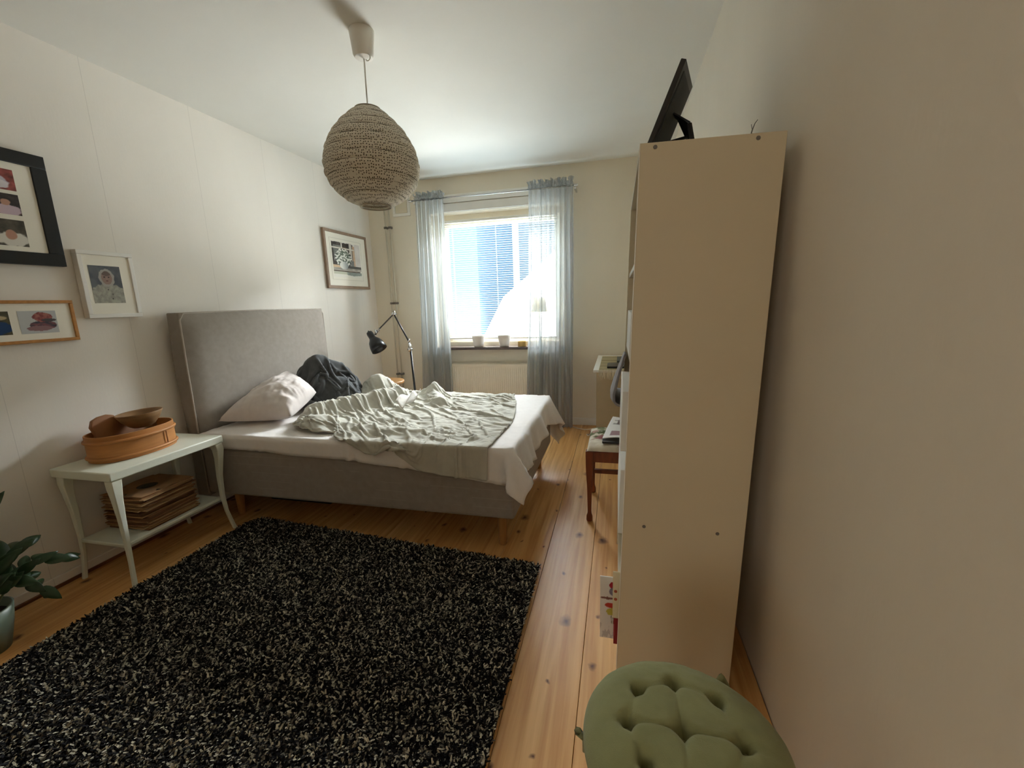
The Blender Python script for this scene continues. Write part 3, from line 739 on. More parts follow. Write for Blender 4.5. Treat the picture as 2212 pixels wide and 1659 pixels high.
# ================================================================== POTTED PLANT (left edge)
pl = thing('potted_plant', 'leafy green houseplant in a grey green pot by the left wall', 'plant', (-2.345, 0.885, 0))
MB().lathe([(0.001, 0), (0.07, 0.0), (0.092, 0.10), (0.102, 0.168), (0.094, 0.170), (0.086, 0.12), (0.001, 0.12)], (-2.345, 0.885, 0), 36).build('pot', mat('celadon_pot', '5F6B5C', 0.4, var=0.08), pl, smooth=True)
MB().capped([(0.088, 0), (0.085, 0.006)], (-2.345, 0.885, 0.132), 30).build('soil', mat('soil', '2B1D12', 0.95, var=0.3), pl)
M_LEAF = mat('dark_green_leaf', '2B4428', 0.35, var=0.25, vscale=25, spec=0.5)
M_STEM = mat('green_stem', '4A5230', 0.6, var=0.2)
def leaf(mb, base, d, L_, W_, nrm, curl=0.2):
    d = Vector(d).normalized(); nrm = Vector(nrm); s_ = d.cross(nrm).normalized(); nn = s_.cross(d).normalized(); P = []
    for i in range(9):
        t = i/8; wd = W_*math.sin(pi*min(1, t**0.8))**0.8*(1-0.15*t)+0.0006; c = Vector(base)+d*(L_*t)-nn*(curl*L_*t*t)
        P.append([c-s_*wd+nn*wd*0.3, c, c+s_*wd+nn*wd*0.3])
    mb.grid(P)
RL = random.Random(9)
stems = [((0.0, 0.0), (0.02, 0.105, 0.42), 0.42), ((0.03, 0.02), (0.02, 0.27, 0.10), 0.36), ((0.03, 0.01), (0.02, 0.15, 0.22), 0.4), ((0.0, 0.03), (0.07, 0.17, 0.03), 0.4), ((-0.02, -0.02), (-0.03, -0.12, 0.4), 0.4), ((0.02, -0.03), (0.1, -0.12, 0.3), 0.4)]
for (sx_, sy_), (ex_, ey_, ez_), _ in stems:
    b0 = Vector((-2.345+sx_, 0.885+sy_, 0.13)); e0 = Vector((-2.345+ex_, 0.885+ey_, 0.13+ez_)); pts = []
    for k in range(7):
        t = k/6; p = b0.lerp(e0, t); p.z += 0.10*math.sin(pi*t)*(1-ez_*1.6) if ez_ < 0.4 else 0.0; pts.append(p)
    MB().tube(pts, [0.0045-0.0004*k for k in range(7)], 6).build('stem', M_STEM, pl, smooth=True)
    for k in range(2, 7):
        for s_ in (-1, 1):
            d = (pts[k]-pts[k-1]).normalized(); sd = d.cross(Vector((0, 0, 1))); sd = sd.normalized() if sd.length > 0.1 else Vector((1, 0, 0))
            dd = d*0.8+sd*s_*(0.7 if k < 6 else 0.25)+Vector((RL.uniform(-.2, .2), RL.uniform(-.2, .2), RL.uniform(0, .25)))
            mb = MB(); leaf(mb, pts[k]-d*0.01*(s_+1), dd, 0.068+RL.random()*0.03, 0.0185+RL.random()*0.006, Vector((0.75+RL.uniform(-.4, .4), -0.45, 0.55+RL.uniform(-.3, .3))), RL.uniform(0.05, 0.35))
            mb.build('leaf', M_LEAF, pl, smooth=True, solid=0.0008)

# ================================================================== PICTURES
def frame(name, label, y0, y1, z0, z1, bw, dp, fm, group=None, gap=0.004, lean=0.0):
    t = thing(name, label, 'picture', (XL+gap, (y0+y1)/2, z0), group); x0 = XL+gap; x1 = x0+dp
    def xx(z): return lean*(z-z0)/(z1-z0)
    for k, (a, b, c, d) in enumerate(((y0, y1, z1-bw, z1), (y0, y1, z0, z0+bw), (y0, y0+bw, z0+bw, z1-bw), (y1-bw, y1, z0+bw, z1-bw))):
        m = MB().box(x0, x1, a, b, c, d); m.v = [(v[0]+xx(v[2]), v[1], v[2]) for v in m.v]; m.build('frame_bar', fm, t, bevel=0.002)
    m = MB().box(x0+0.002, x1-0.007, y0+bw-0.002, y1-bw+0.002, z0+bw-0.002, z1-bw+0.002); m.v = [(v[0]+xx(v[2]), v[1], v[2]) for v in m.v]
    m.build('mount', M_MATBOARD, t); return t, x1-0.0062
def prn(t, x, y0, y1, z0, z1, fn, nu=50, nv=60, name='print'):
    return painted(name, (x, y0, z0), (0, y1-y0, 0), (0, 0, z1-z0), nu, nv, fn, M_PRINT, t)
def lerp(a, b, t): t = max(0, min(1, t)); return tuple(x+(y-x)*t for x, y in zip(a, b))
def rgb(h): return tuple(int(h[i:i+2], 16)/255 for i in (0, 2, 4))
def ell(u, v, cx, cy, rx, ry): return ((u-cx)/rx)**2+((v-cy)/ry)**2

t, x = frame('framed_picture', 'large black frame with several family snapshots on white mount', 0.80, 1.530, 1.492, 1.972, 0.055, 0.028, M_BLACK)
def snap(seed, bgc, blobs):
    def fn(u, v):
        c = rgb(bgc); k = 0.5+0.5*fbm(u*4+seed, v*4, seed); c = tuple(max(0, min(1, q*(0.65+0.7*k))) for q in c)
        for col, cx, cy, rx, ry in blobs:
            e = ell(u, v, cx, cy, rx, ry)+0.25*fbm(u*7, v*7, seed+3)
            if e < 1: c = lerp(rgb(col), c, max(0, e-0.75)*4)
        return tuple(max(0, min(1, q)) for q in c)
    return fn
prn(t, x, 1.29, 1.412, 1.800, 1.886, snap(1, '8C4A44', [('B9B6C4', 0.45, 0.35, 0.4, 0.35), ('D9D4DA', 0.6, 0.25, 0.25, 0.2)]))
prn(t, x, 1.29, 1.412, 1.699, 1.785, snap(2, '3A3230', [('C9B4C0', 0.65, 0.2, 0.38, 0.3), ('B98F7C', 0.62, 0.58, 0.14, 0.16)]))
prn(t, x, 1.29, 1.412, 1.568, 1.678, snap(3, '4E4A40', [('D8D4CA', 0.6, 0.25, 0.45, 0.3), ('B88C78', 0.58, 0.42, 0.16, 0.2)]))
for k, (a, b) in enumerate(((1.800, 1.886), (1.699, 1.785), (1.568, 1.678))):
    prn(t, x, 1.12, 1.25, a, b, snap(5+k, '6A6258', [('C8C0B4', 0.5, 0.35, 0.35, 0.35), ('B48E78', 0.5, 0.65, 0.15, 0.18)]), 30, 30)
    prn(t, x, 0.93, 1.06, a, b, snap(9+k, '59605A', [('C0BCB4', 0.5, 0.35, 0.35, 0.35), ('B48E78', 0.5, 0.65, 0.15, 0.18)]), 30, 30)

t, x = frame('framed_picture', 'small deep white frame with a photograph of a baby in a fluffy hood', 1.572, 1.820, 1.248, 1.578, 0.020, 0.034, mat('white_frame_paint', 'E8E6E0', 0.4, var=0.02), gap=0.003)
def baby(u, v):
    c = lerp(rgb('4C5056'), rgb('63676B'), 0.5+fbm(u*3, v*3))
    if ell(u, v, 0.52, 0.18, 0.62, 0.34)+0.2*fbm(u*8, v*8) < 1 and v < 0.52: c = lerp(rgb('8B8A80'), rgb('A8A698'), 0.5+fbm(u*9, v*9))
    e = ell(u, v, 0.52, 0.68, 0.25, 0.24)
    if e+0.18*fbm(u*14, v*14) < 1: c = rgb('A49F98')
    if ell(u, v, 0.52, 0.68, 0.17, 0.18) < 1:
        c = rgb('927B72')
        if ell(u, v, 0.52, 0.80, 0.15, 0.07) < 1: c = rgb('6A5A52')
        for ex in (0.45, 0.59):
            if ell(u, v, ex, 0.70, 0.028, 0.018) < 1: c = rgb('3B302C')
        if ell(u, v, 0.52, 0.60, 0.045, 0.014) < 1: c = rgb('6B4A44')
        if ell(u, v, 0.52, 0.655, 0.02, 0.014) < 1: c = rgb('A5897D')
    for bx, by in ((0.5, 0.36), (0.62, 0.24), (0.6, 0.12)):
        if ell(u, v, bx, by, 0.02, 0.02) < 1: c = rgb('45423E')
    return tuple(max(0, min(1, q)) for q in c)
prn(t, x, 1.612, 1.752, 1.322, 1.507, baby, 70, 90)

t, x = frame('framed_picture', 'low oak frame with colourful small photographs on white mount', 0.86, 1.523, 1.148, 1.337, 0.014, 0.022, M_OAK)
def caps(u, v):
    c = rgb('B9BCBC')
    if ell(u, v, 0.60, 0.35, 0.36, 0.20)+0.15*fbm(u*6, v*6) < 1: c = lerp(rgb('3C3A45'), rgb('7C4E52'), 0.5+1.2*fbm(u*5, v*9, 2))
    if ell(u, v, 0.50, 0.22, 0.33, 0.12)+0.2*fbm(u*6, v*6) < 1: c = rgb('8A6A6C')
    if ell(u, v, 0.62, 0.72, 0.26, 0.22)+0.25*fbm(u*6, v*6, 5) < 1: c = lerp(rgb('7D3F40'), rgb('A36A5E'), 0.5+1.5*fbm(u*9, v*9, 4))
    if ell(u, v, 0.78, 0.58, 0.2, 0.07) < 1: c = rgb('4A4548')
    return tuple(max(0, min(1, q)) for q in c)
prn(t, x, 1.318, 1.452, 1.190, 1.290, caps, 60, 50)
prn(t, x, 1.155, 1.290, 1.190, 1.290, snap(21, '4F4A34', [('23406A', 0.7, 0.3, 0.35, 0.3), ('B8A684', 0.75, 0.72, 0.2, 0.1)]), 50, 40)
prn(t, x, 0.99, 1.12, 1.190, 1.290, snap(22, '6A604A', [('8A4A3A', 0.5, 0.4, 0.3, 0.3)]), 30, 30)

t, x = frame('framed_picture', 'watercolour of white flowers in a vase by a window, taupe frame', 3.452, 4.128, 1.442, 1.968, 0.026, 0.022, M_TAUPE)
def water(u, v):
    w_ = 0.5+0.5*fbm(u*6, v*6, 1); c = rgb('E8E4DA')
    edge = 0.03*fbm(u*9, 3, 7)
    if v > 0.30 and v < 0.985+edge and u < 0.74: c = lerp(rgb('2C2624'), rgb('5A544E'), w_)
    if 0.05 < u < 0.34 and 0.45 < v < 0.9: c = lerp(rgb('5E605C'), rgb('9A9B93'), w_)
    if 0.36 < u < 0.5 and 0.62 < v < 0.86: c = lerp(rgb('6E5B48'), rgb('A08A70'), w_)
    if 0.60 < u < 0.70 and v > 0.30: c = lerp(rgb('D8D2C8'), rgb('BDB6AC'), w_)
    if 0.72 < u < 0.80 and 0.26 < v < 0.93: c = lerp(rgb('D8BFA4'), rgb('C6A486'), w_)
    if u >= 0.80: c = lerp(rgb('E2DCD6'), rgb('CFC8C2'), w_) if v > 0.3 else rgb('E6E2D8')
    if 0.80 < v < 0.84 and u < 0.78 or (0.32 < u < 0.355 and v > 0.55): c = rgb('DED8CC')
    if 0.62 < u < 0.74 and 0.33 < v < 0.50: c = lerp(rgb('6B6E70'), rgb('9C9D9A'), w_)
    if 0.27 < v < 0.34: c = rgb('D9BF9E') if u < 0.25 else rgb('5B5A57')
    if 0.20 < v < 0.27: c = lerp(rgb('CFC7BA'), rgb('8E8A82'), w_)
    if 0.155 < v < 0.20 and u < 0.95: c = lerp(rgb('3D3833'), rgb('8C7A66'), w_)
    if v < 0.155: c = lerp(rgb('A8AEA4'), rgb('7E8883'), w_) if (u > 0.45 and v > 0.05+0.1*abs(u-0.7)) else (rgb('C6C8B4') if v > 0.09 and u < 0.5 else rgb('E9E6DC'))
    ef = ell(u, v, 0.37, 0.55, 0.30, 0.27)
    if ef < 1:
        k = fbm(u*16, v*16, 9); c = lerp(rgb('4F5A4E'), rgb('7D877A'), w_) if k < 0.02 else rgb('E9EAE2')
        if ef > 0.75 and k < 0.05: c = lerp(rgb('5E605C'), rgb('3A3634'), w_)
    if ell(u, v, 0.37, 0.34, 0.15, 0.11) < 1: c = lerp(rgb('E4E4DC'), rgb('9AA0A0'), (u-0.3)*5)
    return tuple(max(0, min(1, q)) for q in c)
prn(t, x, 3.555, 4.000, 1.548, 1.872, water, 130, 110)
mo = MB()
for a, b, c, d in ((3.53, 4.022, 1.895, 1.8975), (3.53, 4.022, 1.5225, 1.525), (3.53, 3.5325, 1.525, 1.895), (4.0195, 4.022, 1.525, 1.895)):
    mo.box(x-0.0005, x+0.0006, a, b, c, d)
mo.build('mount_bevel', mat('mount_bevel_shade', 'C9C4B8', 0.9, var=0.02), t)

# ================================================================== PENDANT LAMP
PLX, PLY = -1.158, 2.0
pd = thing('pendant_lamp', 'egg shaped perforated paper pendant lamp hanging from the ceiling', 'lamp', (PLX, PLY, H))
MB().capped([(0.056, 0.0), (0.056, -0.012), (0.047, -0.10), (0.040, -0.112), (0.012, -0.116)], (PLX+0.004, PLY, H), 28).build('canopy', M_WHITE, pd, smooth=False, bevel=0.001)
hk = MB(); hk.tube([(PLX+0.036, PLY-0.02, H-0.108)]+[(PLX+0.036+0.012*math.sin(a), PLY-0.02, H-0.124+0.014*math.cos(a)) for a in np.linspace(0, 4.2, 9)], 0.0025, 6); hk.build('hook', M_WHITE, pd, smooth=True)
MB().tube([(PLX+0.006, PLY, H-0.11), (PLX+0.003, PLY, H-0.2), (PLX, PLY, 2.10)], 0.0034, 8).build('cord', M_WHITE, pd, smooth=True)
def paper():
    m = bpy.data.materials.new('perforated_paper'); m.use_nodes = True; nt = m.node_tree; N = nt.nodes; L = nt.links; N.clear()
    out = N.new('ShaderNodeOutputMaterial'); uv = N.new('ShaderNodeAttribute'); uv.attribute_name = 'Col'
    sep = N.new('ShaderNodeSeparateColor'); L.new(uv.outputs['Color'], sep.inputs[0])
    cb = N.new('ShaderNodeCombineXYZ'); L.new(sep.outputs[0], cb.inputs[0]); L.new(sep.outputs[1], cb.inputs[1])
    vo = N.new('ShaderNodeTexVoronoi'); vo.voronoi_dimensions = '2D'; vo.inputs['Scale'].default_value = 84; vo.inputs['Randomness'].default_value = 0.55; L.new(cb.outputs[0], vo.inputs['Vector'])
    ls = N.new('ShaderNodeMath'); ls.operation = 'LESS_THAN'; ls.inputs[1].default_value = 0.23; L.new(vo.outputs['Distance'], ls.inputs[0])
    no = N.new('ShaderNodeTexNoise'); no.noise_dimensions = '2D'; no.inputs['Scale'].default_value = 9; L.new(cb.outputs[0], no.inputs['Vector'])
    g2 = N.new('ShaderNodeMath'); g2.operation = 'GREATER_THAN'; g2.inputs[1].default_value = 0.30; L.new(no.outputs['Fac'], g2.inputs[0])
    hm = N.new('ShaderNodeMath'); hm.operation = 'MULTIPLY'; L.new(ls.outputs[0], hm.inputs[0]); L.new(g2.outputs[0], hm.inputs[1])
    cx = N.new('ShaderNodeMix'); cx.data_type = 'RGBA'; cx.inputs['A'].default_value = (*lin('EAE4D6'), 1); cx.inputs['B'].default_value = (*lin('DAD2C0'), 1)
    n2 = N.new('ShaderNodeTexNoise'); n2.noise_dimensions = '2D'; n2.inputs['Scale'].default_value = 160; L.new(cb.outputs[0], n2.inputs['Vector']); L.new(n2.outputs['Fac'], cx.inputs['Factor'])
    df = N.new('ShaderNodeBsdfDiffuse'); L.new(cx.outputs['Result'], df.inputs[0]); tl = N.new('ShaderNodeBsdfTranslucent'); tl.inputs[0].default_value = (*lin('CBBFA6'), 1)
    mx = N.new('ShaderNodeMixShader'); mx.inputs[0].default_value = 0.16; L.new(df.outputs[0], mx.inputs[1]); L.new(tl.outputs[0], mx.inputs[2])
    tp = N.new('ShaderNodeBsdfDiffuse'); tp.inputs[0].default_value = (*lin('5A5140'), 1); m2 = N.new('ShaderNodeMixShader'); L.new(hm.outputs[0], m2.inputs[0]); L.new(mx.outputs[0], m2.inputs[1]); L.new(tp.outputs[0], m2.inputs[2])  # opaque dark dots put the unlit look of the holes into the colour
    L.new(m2.outputs[0], out.inputs[0]); return m
EP = [(0, .070), (.03, .105), (.07, .138), (.13, .171), (.22, .203), (.33, .221), (.43, .224), (.54, .216), (.65, .198), (.76, .169), (.86, .132), (.93, .100), (.975, .074), (1, .058)]
def egg_r(s_):
    xs_ = [p[0] for p in EP]; ys_ = [p[1] for p in EP]; return float(np.interp(s_, xs_, ys_))
zb, zt_ = 1.742, 2.172; nz, ns = 72, 72; P = []; C = []
RINGS = 11
for i in range(nz+1):
    s_ = i/nz; row = []
    for k in range(ns+1):
        a = 2*pi*k/ns; r = egg_r(s_)-0.004*(1-abs(math.sin(pi*(s_*RINGS+0.10*math.sin(a+s_*5)))))**2*1.6
        r += 0.0012*math.sin(9*a+s_*40)
        row.append((PLX+r*math.cos(a), PLY+r*math.sin(a), zb+(zt_-zb)*s_)); C.append((a*0.22/ (1.0) , s_*(zt_-zb)*1.05, 0))
    P.append(row)
m = MB().grid(P); m.c = np.array(C, 'f4'); sh = m.build('shade', paper(), pd, smooth=True)
for q in range(1, RINGS):
    s_ = q/RINGS; pts = []
    for k in range(49):
        a = 2*pi*k/48; s2 = s_-0.10*math.sin(a+s_*5)/RINGS; r = egg_r(s2)-0.0058; pts.append((PLX+r*math.cos(a), PLY+r*math.sin(a), zb+(zt_-zb)*s2))
    MB().tube(pts, 0.0019, 5, cap=False).build('shade_wire', mat('shade_wire_paper', '6B6250', 0.9, var=0.1), sh, smooth=True)
for zz, r in ((zb-0.004, 0.072), (zb+0.010, 0.066), (zt_, 0.058)):
    pts = [(PLX+r*math.cos(2*pi*k/40), PLY+r*math.sin(2*pi*k/40), zz) for k in range(41)]
    MB().tube(pts, 0.0035, 6, cap=False).build('shade_ring', mat('paper_ring', 'A49A86', 0.8, var=0.05), sh, smooth=True)
for k in range(3):
    a = 2*pi*k/3+0.4; MB().tube([(PLX, PLY, 2.10), (PLX+0.058*math.cos(a), PLY+0.058*math.sin(a), zt_)], 0.0018, 5).build('shade_arm', M_WHITE, pd)
MB().capped([(0.02, 0), (0.02, 0.07), (0.01, 0.08)], (PLX, PLY, 2.03), 16).build('socket', M_WHITE, pd, smooth=False)
MB().lathe([(0.012, 0.0), (0.024, -0.03), (0.03, -0.06), (0.022, -0.085), (0.001, -0.095)], (PLX, PLY, 2.03), 20).build('bulb', mat('frosted_bulb', 'E8E6E0', 0.3), pd, smooth=True)

# ================================================================== FLOOR LAMP behind the bed
LY = 3.5
lt = thing('floor_lamp', 'black jointed reading lamp standing behind the bed', 'lamp', (-1.79, LY, 0))
MB().capped([(0.13, 0), (0.13, 0.012), (0.12, 0.02), (0.018, 0.026), (0.012, 0.05)], (-1.785, LY, 0), 36).build('base', M_BLACK, lt, smooth=False, bevel=0.002)
J0, J1, J2 = Vector((-1.808, LY, 0.905)), Vector((-1.945, LY, 1.192)), Vector((-2.11, LY, 1.055))
MB().tube([(-1.785, LY, 0.03), (-1.795, LY, 0.5), (-1.807, LY, 0.86)], 0.0095, 10).build('pole', M_BLACK, lt, smooth=True)
kj = MB(); kj.tube([J0+Vector((0, -0.02, -0.05)), J0+Vector((0, -0.02, 0.03))], 0.010, 10); kj.tube([J0+Vector((0, -0.035, -0.03)), J0+Vector((0, 0.02, -0.03))], 0.013, 10); kj.tube([J0+Vector((0.02, -0.03, 0.02)), J0+Vector((0.024, -0.03, -0.01)), J0+Vector((0.012, -0.03, -0.04))], 0.004, 6); kj.tube([J0+Vector((0, -0.03, 0.035)), J0+Vector((0.012, -0.03, 0.065))], 0.006, 8)
kj.build('joint', M_CHROME, lt, smooth=True)
MB().tube([J0+Vector((0, 0, 0.02)), J1], 0.0075, 8).build('lower_arm', M_BLACK, lt, smooth=True)
kj = MB(); kj.tube([J1+Vector((0, -0.022, 0)), J1+Vector((0, 0.022, 0))], 0.013, 10); kj.tube([J1+Vector((0.012, -0.01, 0.0)), J1+Vector((0.012, -0.01, 0.028))], 0.007, 8); kj.build('elbow', M_CHROME, lt, smooth=True)
ua = MB(); ua.tube([J1, J2], 0.0062, 8); ua.build('upper_arm', mat('dark_steel', '4A4A4A', 0.3, metal=0.7, var=0.05), lt, smooth=True)
ax = Vector((0.115, -0.03, -0.165)).normalized(); S0 = Vector((-2.205, LY-0.01, 1.035))
kj = MB(); kj.tube([J2+Vector((0.01, 0, 0.01)), J2+Vector((-0.03, 0, -0.03))], 0.011, 10); kj.tube([J2+Vector((-0.02, -0.02, 0.0)), J2+Vector((-0.02, -0.02, -0.045))], 0.008, 8); kj.tube([J2+Vector((-0.03, 0, -0.03)), S0+ax*0.055], 0.006, 6); kj.build('shade_joint', M_CHROME, lt, smooth=True)
MB().lathe([(0.001, -0.012), (0.006, -0.012), (0.007, 0.0), (0.026, 0.004), (0.030, 0.02), (0.029, 0.062), (0.036, 0.078), (0.056, 0.105), (0.068, 0.145), (0.073, 0.195), (0.070, 0.195), (0.062, 0.145), (0.03, 0.10), (0.001, 0.095)], S0, 32, axis=ax).build('lamp_shade', M_BLACK, lt, smooth=True)

# small wooden bedside stool glimpsed behind the bed
bs = thing('bedside_stool', 'small wooden stool just visible behind the rumpled duvet', 'stool', (-1.98, 3.5, 0))
MB().capped([(0.16, 0), (0.165, 0.006), (0.165, 0.02), (0.16, 0.026)], (-2.06, 3.46, 0.565), 32).build('seat', M_WOODLEG, bs, smooth=False, bevel=0.001)
for a in range(3):
    x_, y_ = -2.06+0.1*math.cos(a*2.09+0.5), 3.46+0.1*math.sin(a*2.09+0.5)
    MB().tube([(x_, y_, 0.57), (x_+0.03*math.cos(a*2.09+.5), y_+0.03*math.sin(a*2.09+.5), 0.0)], [0.014, 0.011], 10).build('leg', M_WOODLEG, bs, smooth=True)

# ================================================================== PIPES, VENT
for i, (px_, lab) in enumerate(((-2.362, 'left one of the two thin heating pipes in the corner'), (-2.312, 'right one of the two thin heating pipes in the corner'))):
    hp = thing('heating_pipe', lab, 'pipe', (px_, YW-0.03, 0), 'heating pipes in the corner')
    MB().tube([(px_, YW-0.03, 0.0), (px_, YW-0.03, H-0.03)], 0.0085, 10).build('tube', M_GREYPIPE, hp, smooth=True)
    for zz in (2.065, 1.292, 0.52):
        k = MB().box(px_-0.016, px_+0.016, YW-0.042, YW-0.001, zz-0.011, zz+0.011); k.build('pipe_clip', M_CLIP, hp, bevel=0.003)
vt = thing('air_vent', 'cream square air vent cover high on the window wall', 'vent', (-2.17, YW, 2.17))
m = MB()
for a, b, c, d in ((-2.275, -2.08, 2.17, 2.198), (-2.275, -2.08, 2.352, 2.38), (-2.275, -2.247, 2.198, 2.352), (-2.108, -2.08, 2.198, 2.352)): m.box(a, b, YW-0.018, YW, c, d)
m.build('vent_frame', M_WHITE, vt, bevel=0.003)
MB().box(-2.245, -2.113, YW-0.012, YW-0.002, 2.20, 2.35).build('vent_flap', mat('vent_cream', 'D9CFB6', 0.6, var=0.03), vt, bevel=0.003)

# ================================================================== RADIATOR
RX0, RX1, RZ0, RZ1, RY = -1.70, -0.62, 0.13, 0.645, YW-0.115
M_RAD = mat('radiator_enamel', 'E8E0CC', 0.4, var=0.02)
rd = thing('radiator', 'white ribbed panel radiator below the window', 'radiator', ((RX0+RX1)/2, RY, 0))
m = MB(); P = []; nr = 48; pitch = (RX1-RX0-0.03)/nr
for i in range(nr*6+1):
    xx = RX0+0.015+(RX1-RX0-0.03)*i/(nr*6); ph = (i % 6)/6
    d = 0.0 if ph in (0,) else 0.007*max(0, math.sin(pi*ph))**0.7
    row = []
    for zz, k in ((RZ0+0.0, 0), (RZ0+0.03, 0), (RZ0+0.045, 1), (RZ1-0.055, 1), (RZ1-0.040, 0), (RZ1-0.02, 0)): row.append((xx, RY+0.012-d*k, zz))
    P.append(row)
m.grid(P); m.build('front_panel', M_RAD, rd, smooth=True)
MB().box(RX0+0.015, RX1-0.015, RY+0.018, RY+0.075, RZ0, RZ1-0.02).build('body', M_RAD, rd, bevel=0.006)
MB().box(RX0, RX0+0.015, RY, RY+0.085, RZ0-0.005, RZ1).build('side_plate', M_RAD, rd, bevel=0.005)
MB().box(RX1-0.015, RX1, RY, RY+0.085, RZ0-0.005, RZ1).build('side_plate', M_RAD, rd, bevel=0.005)
m = MB().box(RX0, RX1, RY, RY+0.018, RZ1-0.02, RZ1); m.box(RX0, RX1, RY+0.07, RY+0.085, RZ1-0.02, RZ1)
n_ = 70
for i in range(n_): 
    xx = RX0+0.01+(RX1-RX0-0.03)*i/(n_-1); m.box(xx, xx+0.006, RY+0.016, RY+0.072, RZ1-0.012, RZ1-0.004)
m.build('top_grille', M_RAD, rd)
for xx in (RX0+0.15, RX1-0.15):
    MB().box(xx-0.015, xx+0.015, RY+0.07, YW, 0.25, 0.45).build('bracket', M_RAD, rd)
rp_ = MB(); rp_.tube([(RX0+0.02, RY+0.045, RZ0+0.01), (RX0+0.02, RY+0.045, 0.05), (-2.0, RY+0.06, 0.05), (-2.30, YW-0.03, 0.055)], 0.008, 8); rp_.build('feed_pipe', M_GREYPIPE, rd, smooth=True)

# ================================================================== VENETIAN BLIND
vb = thing('venetian_blind', 'white venetian blind with narrow slats lowered over the window', 'blind', (-1.16, YW+0.09, 0.9))
VX0, VX1, VZ0, VZ1, VY = -1.775, -0.578, 0.905, 2.085, YW+0.095
M_SLAT = mat('blue_grey_slat', '9FABB2', 0.4, var=0.03, vscale=4)
MB().box(VX0, VX1, VY-0.014, VY+0.014, VZ1, VZ1+0.022).build('head_rail', M_WHITE, vb, bevel=0.003)
MB().box(VX0, VX1, VY-0.012, VY+0.012, VZ0-0.018, VZ0-0.004).build('bottom_rail', M_WHITE, vb, bevel=0.003)
NSLAT = 55; tilt = math.radians(3.5); wS = 0.0125
sl = MB(); Pp = []
for q in (-1, -0.5, 0, 0.5, 1):
    Pp.append([(VX0+0.004, VY+q*wS*math.cos(tilt), q*wS*math.sin(tilt)+0.0006*(1-q*q)), (VX1-0.004, VY+q*wS*math.cos(tilt), q*wS*math.sin(tilt)+0.0006*(1-q*q))])
sl.grid(Pp); first = None; og = ORG[vb.name]
for i in range(NSLAT):
    zz = VZ0+0.006+(VZ1-VZ0-0.012)*i/(NSLAT-1)
    if first is None:
        first = MB(); first.v = [(a, b, c+zz) for a, b, c in sl.v]; first.f = sl.f; z_first = zz; first = first.build('slat', M_SLAT, vb, smooth=True)
    else:
        c = first.copy(); COL.objects.link(c); c.parent = vb; c.location = (0, 0, zz-z_first)
for xx in (VX0+0.10, -1.21, VX1-0.10):
    for dy in (-0.0135, 0.0135):
        MB().tube([(xx, VY+dy, VZ0-0.01), (xx, VY+dy, VZ1+0.005)], 0.0011, 5).build('ladder_cord', M_WHITE, vb)

# ================================================================== CURTAINS
def sheer():
    m = bpy.data.materials.new('sheer_grey'); m.use_nodes = True; nt = m.node_tree; N = nt.nodes; L = nt.links; N.clear()
    out = N.new('ShaderNodeOutputMaterial'); tp = N.new('ShaderNodeBsdfTransparent'); tp.inputs[0].default_value = (0.93, 0.95, 0.96, 1)
    df = N.new('ShaderNodeBsdfDiffuse'); df.inputs[0].default_value = (*lin('C2C4C4'), 1); tl = N.new('ShaderNodeBsdfTranslucent'); tl.inputs[0].default_value = (*lin('C2C6C7'), 1)
    a = N.new('ShaderNodeMixShader'); a.inputs[0].default_value = 0.5; L.new(df.outputs[0], a.inputs[1]); L.new(tl.outputs[0], a.inputs[2])
    lw = N.new('ShaderNodeLayerWeight'); lw.inputs[0].default_value = 0.35
    tc = N.new('ShaderNodeTexCoord'); no = N.new('ShaderNodeTexNoise'); no.inputs['Scale'].default_value = 600; L.new(tc.outputs['Object'], no.inputs['Vector'])
    mr = N.new('ShaderNodeMapRange'); mr.inputs['From Min'].default_value = 0.35; mr.inputs['From Max'].default_value = 0.65; mr.inputs['To Min'].default_value = 0.30; mr.inputs['To Max'].default_value = 0.52; L.new(no.outputs['Fac'], mr.inputs[0])
    ad = N.new('ShaderNodeMath'); ad.use_clamp = True; L.new(mr.outputs[0], ad.inputs[0])
    ml = N.new('ShaderNodeMath'); ml.operation = 'MULTIPLY'; ml.inputs[1].default_value = 0.55; L.new(lw.outputs['Facing'], ml.inputs[0]); L.new(ml.outputs[0], ad.inputs[1])
    b = N.new('ShaderNodeMixShader'); L.new(ad.outputs[0], b.inputs[0]); L.new(tp.outputs[0], b.inputs[1]); L.new(a.outputs[0], b.inputs[2])
    L.new(b.outputs[0], out.inputs[0]); return m
M_SHEER = sheer()
CY = YW-0.15
